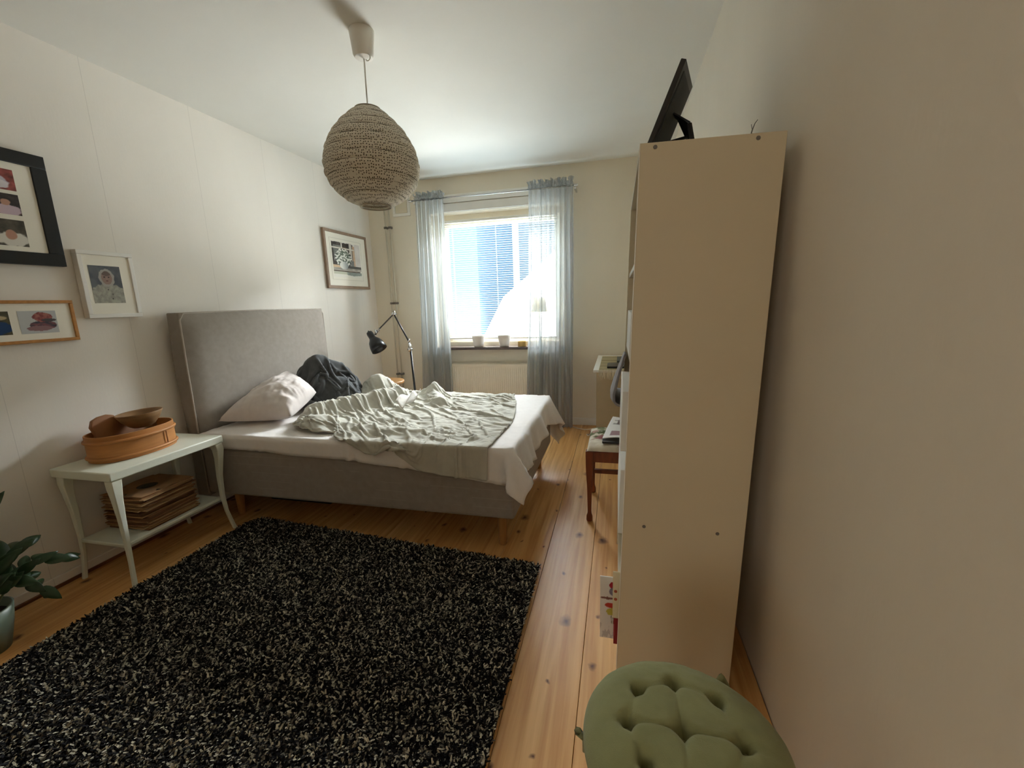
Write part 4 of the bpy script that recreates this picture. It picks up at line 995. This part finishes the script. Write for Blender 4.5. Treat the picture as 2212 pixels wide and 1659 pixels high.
def curtain(name, label, xt0, xt1, xb0, xb1, zt, zb, folds, seed):
    t = thing(name, label, 'curtain', ((xb0+xb1)/2, CY, zb)); rn = random.Random(seed)
    phs = [rn.uniform(-0.5, 0.5) for _ in range(folds+2)]; amps = [rn.uniform(0.6, 1.3) for _ in range(folds+2)]
    wsum = np.cumsum([0]+[rn.uniform(0.45, 1.8) for _ in range(folds)]); wsum = wsum/wsum[-1]*folds
    nx, nz = folds*14, 60
    def pt(i, s_):   # s_: 0 top .. 1 bottom
        u_ = i/nx; f_ = np.interp(u_, np.linspace(0, 1, folds+1), np.arange(folds+1)); k = int(min(f_, folds-1e-6))
        uu = np.interp(f_, np.arange(folds+1), wsum)/folds
        uu = 0.5*uu+0.5*u_
        e = s_**1.1; x = (xt0+(xt1-xt0)*uu)*(1-e)+(xb0+(xb1-xb0)*u_)*e
        am = (0.012+0.030*min(1, s_*2.2))*amps[k]*(1 if s_ > 0 else 1)
        y = CY+am*math.sin(2*pi*f_+phs[k]*s_)+0.012*math.sin(5*s_+f_*1.7)*s_
        x += 0.010*math.sin(4.4*s_+f_*2.2)*s_+0.006*math.sin(2*2*pi*f_)
        return x, y
    P = [[(*pt(i, j/nz), zt+(zb-zt)*j/nz) for j in range(nz+1)] for i in range(nx+1)]
    MB().grid(P).build('drape', M_SHEER, t, smooth=True)
    # gathered heading and ruffle above the rod pocket
    P = []
    for i in range(nx*2+1):
        row = []
        for j, s_ in enumerate(np.linspace(0, 1, 9)):
            x, y = pt(i/2, 0.0); f_ = i/(nx*2)*folds
            z_ = zt+(0.012 if s_ == 0 else 0)-0.004+s_*0.085*(0.82+0.18*math.sin(f_*5.1+seed)); 
            flare = max(0, s_-0.42); pk = 0.022 if s_ < 0.4 else 0.012
            row.append((x+flare*0.03*math.sin(f_*9.3+seed), CY-pk*(1 if j % 1 == 0 else 1)+0.006*math.sin(f_*19)-flare*0.03*math.sin(f_*13.7+seed*2), z_))
        P.append(row)
    MB().grid(P).build('ruffle_heading', M_SHEER, t, smooth=True)
    P2 = [[(q[0], 2*CY-q[1], q[2]) for q in row] for row in P]
    MB().grid(P2).build('ruffle_heading', M_SHEER, t, smooth=True)
    return t
RODZ = 2.272
curtain('curtain', 'sheer grey curtain hanging on the left side of the window', -1.955, -1.655, -2.015, -1.665, RODZ-0.005, 0.015, 7, 3)
curtain('curtain', 'sheer grey curtain reaching the floor on the right side of the window', -0.812, -0.40, -0.885, -0.415, RODZ-0.005, 0.012, 9, 8)
cr_ = thing('curtain_rod', 'thin metal curtain rod above the window', 'curtain rod', (-1.18, CY, RODZ))
MB().tube([(-2.0, CY, RODZ), (-0.375, CY, RODZ)], 0.008, 12).build('rod', M_CHROME, cr_, smooth=True)
for xx in (-2.0, -0.375):
    MB().capped([(0.012, -0.02), (0.012, 0.012), (0.009, 0.016)], (xx, CY, RODZ), 14, axis=(1, 0, 0)).build('finial', M_CHROME, cr_)
for xx in (-1.97, -0.385):
    MB().box(xx-0.008, xx+0.008, CY+0.005, YW, RODZ-0.03, RODZ-0.012).build('bracket', M_CHROME, cr_)

def shade_cloth():
    m = mat('cream_shade', 'E9DDBB', 0.9, var=0.03); nt = m.node_tree; N = nt.nodes; tl = N.new('ShaderNodeBsdfTranslucent'); tl.inputs[0].default_value = (*lin('E9DDBB'), 1)
    mx = N.new('ShaderNodeMixShader'); mx.inputs[0].default_value = 0.35; nt.links.new(N['Principled BSDF'].outputs[0], mx.inputs[1]); nt.links.new(tl.outputs[0], mx.inputs[2]); nt.links.new(mx.outputs[0], N['Material Output'].inputs[0]); return m
# ================================================================== ON THE SILL
SZ = OZ0+0.0145
def pot(x, y, r, h, label, ribs):
    m = MB(); seg = 56; prof = [(0.62, 0.0), (0.68, 0.02), (0.80, 0.25), (0.90, 0.6), (0.94, 0.80), (0.99, 0.84), (1.0, 0.97), (0.97, 1.0), (0.92, 0.97), (0.84, 0.6), (0.6, 0.15)]
    vs, fs = [], []
    for q, (a, b) in enumerate(prof):
        for k in range(seg):
            an = 2*pi*k/seg; rr = r*a*(1+(0.018*math.sin(an*ribs+(b*18 if ribs == 9 else 0))*math.sin(pi*b) if q < 6 else 0)); vs.append((x+rr*math.cos(an), y+rr*math.sin(an), SZ+h*b))
        if q:
            for k in range(seg): fs.append(((q-1)*seg+k, (q-1)*seg+(k+1) % seg, q*seg+(k+1) % seg, q*seg+k))
    fs += [tuple(range(seg))[::-1], tuple(range((len(prof)-1)*seg, len(prof)*seg))]
    m.add(vs, fs); return tag(m.build('flower_pot', mat('white_glaze', 'EFEBE4', 0.3, var=0.02), None, (x, y, SZ), smooth=True), label, 'flower pot', 'white pots on the window sill')
pot(-1.415, 4.27, 0.070, 0.118, 'white ribbed pot standing furthest left on the window sill', 14)
pot(-1.135, 4.27, 0.070, 0.120, 'white patterned pot in the middle of the window sill', 9)
cn = thing('candle_tin', 'small brass coloured candle tin on the window sill', 'candle', (-0.945, 4.26, SZ))
MB().lathe([(0.001, 0), (0.044, 0.0), (0.045, 0.05), (0.043, 0.05), (0.042, 0.01), (0.001, 0.01)], (-0.945, 4.26, SZ), 30).build('tin', mat('brass_tin', 'B8975A', 0.35, metal=0.6, var=0.1), cn, smooth=False, bevel=0.001)
MB().capped([(0.041, 0.01), (0.041, 0.042)], (-0.945, 4.26, SZ), 28).build('wax', mat('cream_wax', 'EFE6CF', 0.5), cn)
MB().tube([(-0.945, 4.26, SZ+0.04), (-0.943, 4.26, SZ+0.055)], 0.001, 5).build('wick', M_BLACK, cn)
tl_ = thing('table_lamp', 'slim white table lamp with cream shade behind the right curtain', 'lamp', (-0.765, 4.285, SZ))
LX = -0.765
MB().lathe([(0.001, 0), (0.048, 0), (0.048, 0.008), (0.03, 0.022), (0.014, 0.05), (0.008, 0.08), (0.0065, 0.12), (0.0065, 0.40), (0.001, 0.40)], (LX, 4.285, SZ), 28).build('lamp_base', M_WHITE, tl_, smooth=True)
MB().lathe([(0.083, 0.342), (0.056, 0.485)], (LX, 4.285, SZ), 36).build('lamp_shade', shade_cloth(), tl_, smooth=True, solid=0.002)

# ================================================================== DESK in the far right corner
dk = thing('desk', 'pale desk with white top in the far right corner', 'desk', (0.12, 3.76, 0))
M_DESK = mat('beige_laminate', 'B7A888', 0.6, var=0.04)
MB().box(-0.178, XR-0.03, 3.315, 4.225, 0.702, 0.722).build('desktop', M_WHITE, dk, bevel=0.003)
MB().box(-0.186, XR-0.03, 4.00, 4.018, 0.0, 0.702).build('back_panel', M_DESK, dk, bevel=0.002)
MB().box(XR-0.05, XR-0.032, 3.34, 4.0, 0.0, 0.702).build('side_panel', M_DESK, dk, bevel=0.002)
MB().box(0.0, XR-0.052, 3.40, 4.0, 0.66, 0.70).build('apron', M_DESK, dk, bevel=0.002)
# woven runner with fringe
rn_ = thing('table_runner', 'beige striped woven runner with fringe on the desk', 'runner', (0.05, 3.6, 0.7225))
def weave(u_, v_): 
    k = math.sin(v_*75)
    c = lerp(rgb('C9BC9B'), rgb('8C7B58'), 0.5+0.5*k); return lerp(c, rgb('5B5138'), 0.7) if (math.sin(v_*31) > 0.93) else c
painted('weave', (-0.135, 3.305, 0.7235), (0.40, 0, 0), (0, 0.84, 0), 20, 220, weave, attr_mat('runner_weave', 0.95, 0.05, bump=0.3), rn_)
fm = MB(); R5 = random.Random(5)
for i in range(42):
    xx = -0.133+0.40*i/41; l_ = 0.062+R5.random()*0.012
    fm.tube([(xx, 3.312, 0.7245), (xx, 3.303, 0.722), (xx+R5.uniform(-.004, .004), 3.300, 0.722-l_*0.5), (xx+R5.uniform(-.007, .007), 3.298, 0.722-l_)], [0.003, 0.003, 0.0042, 0.0035], 5)
fr_o = fm.build('fringe', mat('fringe_cotton', 'D8CDB2', 0.95, var=0.1), rn_, smooth=True); fr_o['kind'] = 'stuff'
tag(MB().box(-0.075, 0.19, 3.38, 3.60, 0.7245, 0.740).build('tablet', M_BLACK, None, (0.06, 3.49, 0.7245), bevel=0.005), 'flat black case lying on the striped runner', 'case')
tag(MB().box(0.0, 0.22, 3.62, 3.90, 0.7245, 0.752).build('book', mat('grey_green_cover', '5C615C', 0.7, var=0.05), None, (0.11, 3.76, 0.7245), bevel=0.002), 'grey green book lying behind the black case on the desk', 'book')
# loose cable on the floor
cb_ = MB(); cp = [(-0.46, 4.20, 0.006), (-0.38, 4.12, 0.006), (-0.30, 4.08, 0.006), (-0.22, 4.06, 0.02), (-0.19, 3.96, 0.06), (-0.21, 3.86, 0.05), (-0.25, 3.84, 0.02), (-0.27, 3.92, 0.006), (-0.22, 4.0-0.04, 0.006)]
cb_.tube(cp, 0.005, 6); tag(cb_.build('power_cable', mat('white_cable', 'CFC5B4', 0.6), None, (-0.3, 4.05, 0), smooth=True), 'pale cable looped on the floor beside the desk', 'cable')

# ================================================================== CHAIR with flowered seat
ch = thing('upholstered_chair', 'brown wooden chair with flowered seat beside the bookcase', 'chair', (0.05, 2.5, 0))
cx0, cx1, cy0, cy1 = -0.165, 0.255, 2.29, 2.72
for x_, y_ in ((cx0+0.022, cy0+0.022), (cx0+0.022, cy1-0.022), (cx1-0.022, cy0+0.022), (cx1-0.022, cy1-0.022)):
    m = MB(); vs, fs = [], []
    prof = [(0.0, .016), (0.006, .019), (0.03, .0185), (0.045, .013), (0.06, .0105), (0.20, .0135), (0.33, .021), (0.425, .022)]
    for k, (z_, r_) in enumerate(prof):
        for q in range(12):
            a = 2*pi*q/12+pi/12; sq = 1.0 if z_ < 0.05 else 1/max(abs(math.cos(a)), abs(math.sin(a)))
            vs.append((x_+r_*sq*math.cos(a)*0.95, y_+r_*sq*math.sin(a)*0.95, z_))
        if k:
            for q in range(12): fs.append(((k-1)*12+q, (k-1)*12+(q+1) % 12, k*12+(q+1) % 12, k*12+q))
    fs += [tuple(range(12))[::-1], tuple(range(len(vs)-12, len(vs)))]
    m.add(vs, fs); m.build('leg', M_BROWN, ch, smooth=False, bevel=0.001)
for a, b, c, d in ((cx0+0.04, cx1-0.04, cy0+0.008, cy0+0.03), (cx0+0.04, cx1-0.04, cy1-0.03, cy1-0.008)): MB().box(a, b, c, d, 0.362, 0.425).build('apron', M_BROWN, ch, bevel=0.002)
for a, b in ((cx0+0.008, cx0+0.03), (cx1-0.03, cx1-0.008)): MB().box(a, b, cy0+0.04, cy1-0.04, 0.362, 0.425).build('apron', M_BROWN, ch, bevel=0.002)
MB().box(cx0+0.04, cx1-0.04, (cy0+cy1)/2-0.012, (cy0+cy1)/2+0.012, 0.215, 0.24).build('stretcher', M_BROWN, ch, bevel=0.003)
for y_ in (cy0+0.022, cy1-0.022): MB().box(cx1-0.04, cx1-0.006, y_-0.017, y_+0.017, 0.425, 0.86).build('back_post', M_BROWN, ch, bevel=0.004)
for z_ in (0.60, 0.80): MB().box(cx1-0.034, cx1-0.014, cy0+0.04, cy1-0.04, z_, z_+0.055).build('back_rail', M_BROWN, ch, bevel=0.004)
RF = random.Random(12); fl_ = [(RF.random(), RF.random(), RF.uniform(0.05, 0.13), RF.choice(['8C5A5A', '6F7150', '4E5638', 'A8847C', '8A7A5E', '55573C'])) for _ in range(34)]
def floral(u_, v_):
    c = lerp(rgb('CFC6B4'), rgb('B9AE9A'), 0.5+fbm(u_*8, v_*8))
    for a, b, r_, col in fl_:
        e = math.hypot(u_-a, v_-b)/r_+0.5*fbm(u_*20, v_*20, r_)
        if e < 0.8: c = lerp(rgb(col), c, max(0, e-0.35))
    return tuple(max(0, min(1, q)) for q in c)
painted('seat_cushion', (cx0+0.008, cy0+0.006, 0.427), (cx1-cx0-0.016, 0, 0), (0, cy1-cy0-0.012, 0), 60, 60, floral, attr_mat('floral_tapestry', 0.95, 0.05, bump=0.4), ch,
        lift=lambda u_, v_: Vector((0, 0, 0.035*(max(0, 1-(2*u_-1)**6)*max(0, 1-(2*v_-1)**6))**0.5)))
# folded newspaper and magazine on the seat
def paperfn(u_, v_):
    c = rgb('D9D7D3')
    if 0.12 < u_ < 0.88 and 0.55 < v_ < 0.92 and (v_*34) % 1 < 0.4 and fbm(u_*40, v_*20) > -0.2: c = rgb('9C9A98')
    if 0.22 < u_ < 0.55 and 0.62 < v_ < 0.86: c = rgb('6B5B58')
    if 0.15 < u_ < 0.5 and 0.08 < v_ < 0.28: c = rgb('8E6A6C')
    if 0.55 < u_ < 0.9 and 0.1 < v_ < 0.5 and (v_*30) % 1 < 0.4: c = rgb('A6A4A2')
    return c
npz = painted('newspaper', (-0.075, 2.37, 0.482), (0.21, -0.02, 0.0), (0.055, 0.27, 0.045), 40, 40, paperfn, M_PRINT, None, (0.05, 2.5, 0.46),
        lift=lambda u_, v_: Vector((0, 0, 0.012*math.sin(3*u_+2*v_))))
npz.modifiers.new('solid', 'SOLIDIFY').thickness = 0.003
tag(npz, 'folded newspaper propped on the flowered chair seat', 'newspaper')
tag(MB().box(-0.075, 0.16, 2.335, 2.43, 0.4635, 0.474).build('magazine', mat('dark_magazine', '2C2B2A', 0.4, var=0.2), None, (0.04, 2.38, 0.4635), bevel=0.001), 'dark glossy magazine under the newspaper on the chair', 'magazine')
cu_ = MB(); P = []
for i in range(13):
    row = []
    for j in range(9): row.append((cx0-0.004-0.006*math.sin(pi*j/8), cy0+0.05+0.34*i/12, 0.445-0.045*j/8-0.02*math.sin(i)))
    P.append(row)

# ================================================================== BOOKCASE (seen end-on, leaning a touch to the wall)
KX0, KX1, KY0, KY1, KZ = 0.010, 0.362, 1.285, 2.085, 1.652
KL = Matrix.Translation((KX1, 0, 0)) @ Matrix.Rotation(math.radians(1.45), 4, 'Y') @ Matrix.Translation((-KX1, 0, 0))
bk = thing('bookcase', 'cream bookcase seen from its plain end panel', 'bookcase', (0.19, 1.68, 0))
M_KB = mat('cream_laminate', 'C9BC9F', 0.55, var=0.02, vscale=3)
M_KE = mat('white_edge_band', 'E6DFCF', 0.5, var=0.02)
def kb(name, x0, x1, y0, y1, z0, z1, m=M_KB, parent=bk, bevel=0.0015):
    return MB().box(x0, x1, y0, y1, z0, z1).xf(KL).build(name, m, parent, bevel=bevel)
pe = kb('end_panel', KX0+0.002, KX1, KY0, KY0+0.02, 0.004, KZ)
for z0, z1 in ((0.004, KZ),): MB().box(KX0, KX0+0.002, KY0, KY0+0.02, z0, z1).xf(KL).build('edge_band', M_KE, pe)
kb('end_panel', KX0, KX1, KY1-0.02, KY1, 0.004, KZ)
kb('top_panel', KX0, KX1, KY0+0.02, KY1-0.02, KZ-0.022, KZ-0.001)
kb('bottom_panel', KX0+0.004, KX1, KY0+0.02, KY1-0.02, 0.05, 0.07)
kb('plinth', KX0+0.01, KX0+0.025, KY0+0.02, KY1-0.02, 0.004, 0.05)
kb('back_panel', KX1-0.006, KX1, KY0+0.02, KY1-0.02, 0.07, KZ-0.022)
SH = (0.40, 0.71, 1.03, 1.34)
for z_ in SH: kb('shelf', KX0+0.006, KX1-0.008, KY0+0.02, KY1-0.02, z_, z_+0.018)
for x_, z_ in ((KX0+0.04, KZ-0.012), (KX1-0.065, KZ-0.012), (KX0+0.065, 0.545), (KX1-0.075, 0.548)):
    MB().capped([(0.0055, 0), (0.005, 0.0012), (0.0018, 0.0006)], (x_, KY0, z_), 14, axis=(0, -1, 0)).xf(KL).build('screw', M_CLIP, bk)
# books and boxes on the shelves, some stick out past the edge
RB = random.Random(31); BCOL = ['D8D2C4', '8A2F2B', '3D4F63', 'C8B48A', '56684F', 'E3DED2', '7A5A44', 'A8ADB0']
def bookrow(zs, hmin, hmax, y_start, y_end, out=None):
    y = y_start; k = 0
    while y < y_end:
        t_ = RB.uniform(0.016, 0.036); h_ = RB.uniform(hmin, hmax); x_ = KX0+RB.uniform(0.03, 0.06)
        col = RB.choice(BCOL)
        kb_o = MB().box(x_, x_+0.17, y, y+t_-0.001, zs, zs+h_).xf(KL)
        o = kb_o.build('book', mat('book_cover_'+col, col, 0.7, var=0.05), None, (x_+0.08, y+t_/2, zs), bevel=0.002)
        tag(o, 'upright book in a row hidden inside the bookcase', 'book', 'books inside the bookcase'); y += t_; k += 1
white_box = mat('white_card_box', 'E4E1D8', 0.7, var=0.02)
def sbox(y0, y1, z0, z1, xo, label, m=white_box, name='storage_box'):
    o = MB().box(KX0+xo, KX0+0.27, y0, y1, z0, z1).xf(KL).build(name, m, None, (KX0+0.13, (y0+y1)/2, z0), bevel=0.002); return tag(o, label, 'box')
sbox(1.45, 1.87, 0.728, 0.94, -0.014, 'white storage box on the middle bookcase shelf, edge showing past the panel')
sbox(1.45, 1.95, 0.418, 0.66, -0.010, 'white storage box low in the bookcase, edge showing past the panel')
sbox(1.45, 1.86, 1.048, 1.20, 0.002, 'white storage box on the upper bookcase shelf')
# grey padded cloth hanging out of the bookcase
hg = MB(); P = []
hs = [0, .25, .5, .72, .88, .96, 1.0]; hx = [0.036, 0.016, -0.004, -0.017, -0.014, 0.002, 0.026]; hz = [1.015, 0.955, 0.89, 0.835, 0.80, 0.785, 0.782]
for i in range(31):
    s_ = i/30; row = []
    for j in range(15):
        v_ = j/14
        row.append((float(np.interp(s_, hs, hx))+0.010*math.sin(7*v_+3*s_)*s_, 1.92+0.24*v_*(0.45+0.55*s_**0.6), float(np.interp(s_, hs, hz))+0.03*v_*s_))
    P.append(row)
hg.grid(P); tag(hg.build('hanging_cloth', cloth_mat('grey_padded_cloth', '8C898A', var=0.1, bump=0.3), None, (KX0, 2.0, 0.80), smooth=True, solid=0.010), 'grey padded cloth hanging over the bookcase edge', 'cloth')
# cards and book standing out at the bottom shelf
def pepper(u_, v_):
    c = rgb('D8D5CE'); k = fbm(u_*5, v_*8, 2)
    if ell(u_, v_, 0.80, 0.87, 0.25, 0.06) < 1: c = rgb('A32735')
    if ell(u_, v_, 0.85, 0.77, 0.30, 0.07) < 1: c = lerp(rgb('77717F'), rgb('9A96A0'), 0.5+k)
    if ell(u_, v_, 0.45, 0.66, 0.45, 0.022)+0.4*k < 1: c = rgb('7B5248')
    if ell(u_, v_, 0.70, 0.545, 0.42, 0.04)+0.3*k < 1 and u_ > 0.2: c = rgb('B03A2C')
    if ell(u_, v_, 0.68, 0.44, 0.32, 0.06)+0.3*k < 1: c = rgb('B9B04A')
    if ell(u_, v_, 0.82, 0.32, 0.22, 0.08) < 1 and (u_*9+v_*3) % 1 < 0.4: c = rgb('6F7050')
    if v_ < 0.25 and k > 0.15: c = rgb('B9B6B4')
    return tuple(max(0, min(1, q)) for q in c)
pc = thing('picture_card', 'white card painted with peppers and vegetables leaning at the bookcase foot', 'card', (0.03, 1.36, 0.074))
MB().box(-0.047, 0.11, 1.352, 1.356, 0.0745, 0.315).build('card_sheet', mat('white_card', 'DDDAD2', 0.7, var=0.01), pc)
painted('print', (-0.047, 1.3515, 0.0745), (0.157*0.36, 0, 0), (0, 0, 0.2405), 36, 100, pepper, M_PRINT, pc)
dc = thing('greeting_card', 'cream card with red dots peeking out beside the bookcase panel', 'card', (0.06, 1.33, 0.18))
MB().box(-0.004, 0.11, 1.326, 1.330, 0.178, 0.356).build('card_sheet', mat('cream_card', 'D6CCAA', 0.7, var=0.02), dc, bevel=0.002)
for z_ in (0.282, 0.252): MB().capped([(0.0055, 0), (0.0055, 0.0008)], (0.0055, 1.326, z_), 14, axis=(0, -1, 0)).build('dot', mat('red_dot', 'B0573A', 0.7), dc)
rb = thing('book', 'red bound book standing on the bottom bookcase shelf', 'book', (0.08, 1.345, 0.0715))
MB().box(0.0, 0.16, 1.332, 1.348, 0.0715, 0.20).build('cover', mat('red_cloth_cover', '8A1F24', 0.6, var=0.08), rb, bevel=0.001)
MB().box(-0.0005, 0.003, 1.3315, 1.3485, 0.105, 0.15).build('spine_label', mat('pink_spine', 'A8484E', 0.6, var=0.05), rb)

# ---- easel-back photo frame on top of the bookcase, seen from behind
ef = thing('photo_frame', 'black photo frame with easel back standing on the bookcase', 'photo frame', (0.16, 1.59, KZ))
A_ = Vector((0.070, 1.50, KZ+0.004)); UP = (Vector((0.188, 1.50, 1.944))-A_); ED = Vector((0.047, 0.189, 0.0)); NRM = UP.cross(ED).normalized()
if NRM.x > 0: NRM = -NRM
MB().prism([A_, A_+ED, A_+ED+UP, A_+UP], NRM*0.016).build('frame', mat('dark_frame_wood', '231F1A', 0.45, var=0.2, vscale=30), ef, bevel=0.002)
MB().prism([A_+ED*0.1+UP*0.08-NRM*0.0, A_+ED*0.9+UP*0.08, A_+ED*0.9+UP*0.92, A_+ED*0.1+UP*0.92], -NRM*0.003).build('backing', mat('backing_board', '2A2A29', 0.7, var=0.15), ef)
top_ = A_+ED*0.5+UP*0.60-NRM*0.004; knee = A_+ED*0.5+Vector((0.125, 0.0, 0.135)); ft = A_+ED*0.5+Vector((0.155, 0.0, 0.0))
e_ = ED.normalized()
MB().prism([top_-e_*0.022, top_+e_*0.022, knee+e_*0.035, ft+e_*0.035, ft+e_*0.012, knee+e_*0.006-Vector((0, 0, .02)), knee-e_*0.02, knee-e_*0.035], Vector((0.004, 0, 0.003))).build('easel_strut', M_BLACK, ef)
MB().tube([A_+ED*0.5+UP*0.32-NRM*0.003, knee-Vector((0.006, 0, 0.03))], 0.005, 6).build('strut_ribbon', M_BLACK, ef)
MB().tube([knee-e_*0.025, ft-e_*0.030], [0.008, 0.006], 6).build('strut_leg', M_BLACK, ef)
tg = MB().tube([(0.345, 1.40, KZ+0.012), (0.352, 1.40, KZ+0.045), (0.358, 1.40, KZ+0.062), (0.364, 1.40, KZ+0.07)], [0.002, 0.0016, 0.001, 0.0008], 5); tg.tube([(0.352, 1.40, KZ+0.045), (0.349, 1.40, KZ+0.06)], 0.0008, 5)
tag(tg.build('dried_twig', mat('grey_twig', '6B665C', 0.8), None, (0.35, 1.40, KZ+0.012)), 'tiny dried twig sticking up at the back of the bookcase top', 'twig')
sk = MB().box(0.138, 0.146, 1.55, 1.556, KZ+0.004, KZ+0.085); tag(sk.xf(Matrix.Translation((0.142, 1.55, KZ)) @ Matrix.Rotation(0.4, 4, 'Y') @ Matrix.Translation((-0.142, -1.55, -KZ))).build('wooden_stick', M_WOODLEG, None, (0.14, 1.55, KZ)), 'short wooden stick on the bookcase beside the photo frame', 'stick')

# ================================================================== FOREGROUND STOOL + GREEN CUSHION
CC = (0.118, 0.650); CZ = 0.452
fs_ = thing('round_stool', 'wooden stool carrying the green tufted cushion', 'stool', (CC[0], CC[1], 0))
MB().capped([(0.150, -0.03), (0.156, -0.025), (0.156, -0.006), (0.150, 0)], (CC[0], CC[1], CZ), 40).build('seat', M_WOODLEG, fs_, smooth=False, bevel=0.001)
for k in range(4):
    a = k*pi/2+pi/4; MB().tube([(CC[0]+0.10*math.cos(a), CC[1]+0.10*math.sin(a), CZ-0.03), (CC[0]+0.13*math.cos(a), CC[1]+0.13*math.sin(a), 0)], [0.016, 0.012], 12).build('leg', M_WOODLEG, fs_, smooth=True)
gc = thing('seat_cushion', 'round green tufted seat cushion in the foreground', 'cushion', (CC[0], CC[1], CZ))
TUFT = [(0.046, 0.712), (0.112, 0.739), (0.026, 0.644), (0.117, 0.644), (0.186, 0.716), (0.213, 0.641), (0.052, 0.583), (0.115, 0.550), (0.180, 0.575)]
TUFT = [(x_-0.0, y_) for x_, y_ in TUFT]
CEDGE = [(0, 2), (0, 1), (1, 3), (1, 4), (4, 5), (3, 5), (2, 3), (2, 6), (6, 7), (7, 8), (8, 5), (3, 7)]
RC, TH = 0.172, 0.085
RIMC = []
for k in (0, 1, 2, 4, 5, 6, 7, 8):
    d_ = Vector((TUFT[k][0]-CC[0], TUFT[k][1]-CC[1])); d_.normalize(); RIMC.append((k, (CC[0]+d_.x*RC*0.99, CC[1]+d_.y*RC*0.99)))
def crease(x_, y_):
    d = 9
    for a, b in CEDGE:
        ax_, ay_ = TUFT[a]; bx_, by_ = TUFT[b]; dx, dy = bx_-ax_, by_-ay_; t = max(0, min(1, ((x_-ax_)*dx+(y_-ay_)*dy)/(dx*dx+dy*dy)))
        d = min(d, math.hypot(x_-ax_-t*dx, y_-ay_-t*dy)+0.010*math.sin(pi*t))
    for a, (bx_, by_) in RIMC:
        ax_, ay_ = TUFT[a]; dx, dy = bx_-ax_, by_-ay_; t = max(0, min(1, ((x_-ax_)*dx+(y_-ay_)*dy)/(dx*dx+dy*dy)))
        d = min(d, math.hypot(x_-ax_-t*dx, y_-ay_-t*dy)+0.008+0.006*t)
    return d
P = []; nr_, na = 46, 120; Pb = []
for i in range(nr_+1):
    row, rb_ = [], []
    q = i/nr_; rr = RC*math.sin(q*pi/2)
    for k in range(na+1):
        a = 2*pi*k/na; ro = rr*(1+0.02*math.sin(3*a+1)*q); x_, y_ = CC[0]+ro*math.cos(a), CC[1]+ro*math.sin(a)
        dome = (max(0, 1-(rr/RC)**3.2))**0.5; td = min(math.hypot(x_-tx, y_-ty) for tx, ty in TUFT); c_ = crease(x_, y_)
        h_ = TH*0.62*dome-0.024*math.exp(-(td/0.0105)**2)*dome**0.3-0.015*math.exp(-(c_/0.0085)**2)*min(1, dome+0.25)+0.002*fbm(x_*30, y_*30)
        row.append((x_, y_, CZ+TH*0.42+h_)); rb_.append((x_, y_, CZ+TH*0.42-TH*0.42*dome))
    P.append(row); Pb.append(rb_)
cg = MB().grid(P); cg.grid(Pb); cg.build('cushion_body', M_GREEN, gc, smooth=True)
for tx, ty in TUFT:
    MB().lathe([(0.0001, 0.002), (0.004, 0.001), (0.006, -0.002)], (tx, ty, CZ+TH*0.42+TH*0.62-0.030), 12).build('button', M_GREEN, gc, smooth=True)
for (a0, a1) in (((0.198, 0.795), (0.215, 0.812)), ((-0.05, 0.642), (-0.060, 0.64))):
    tm = MB(); tm.tube([(a0[0], a0[1], CZ+0.03), (a1[0], a1[1], CZ+0.042), (a1[0]+0.012, a1[1]+0.006, CZ+0.02), (a1[0]+0.012, a1[1], CZ+0.0)], [0.006, 0.007, 0.005, 0.004], 6); tm.build('tie', M_GREEN, gc, smooth=True)
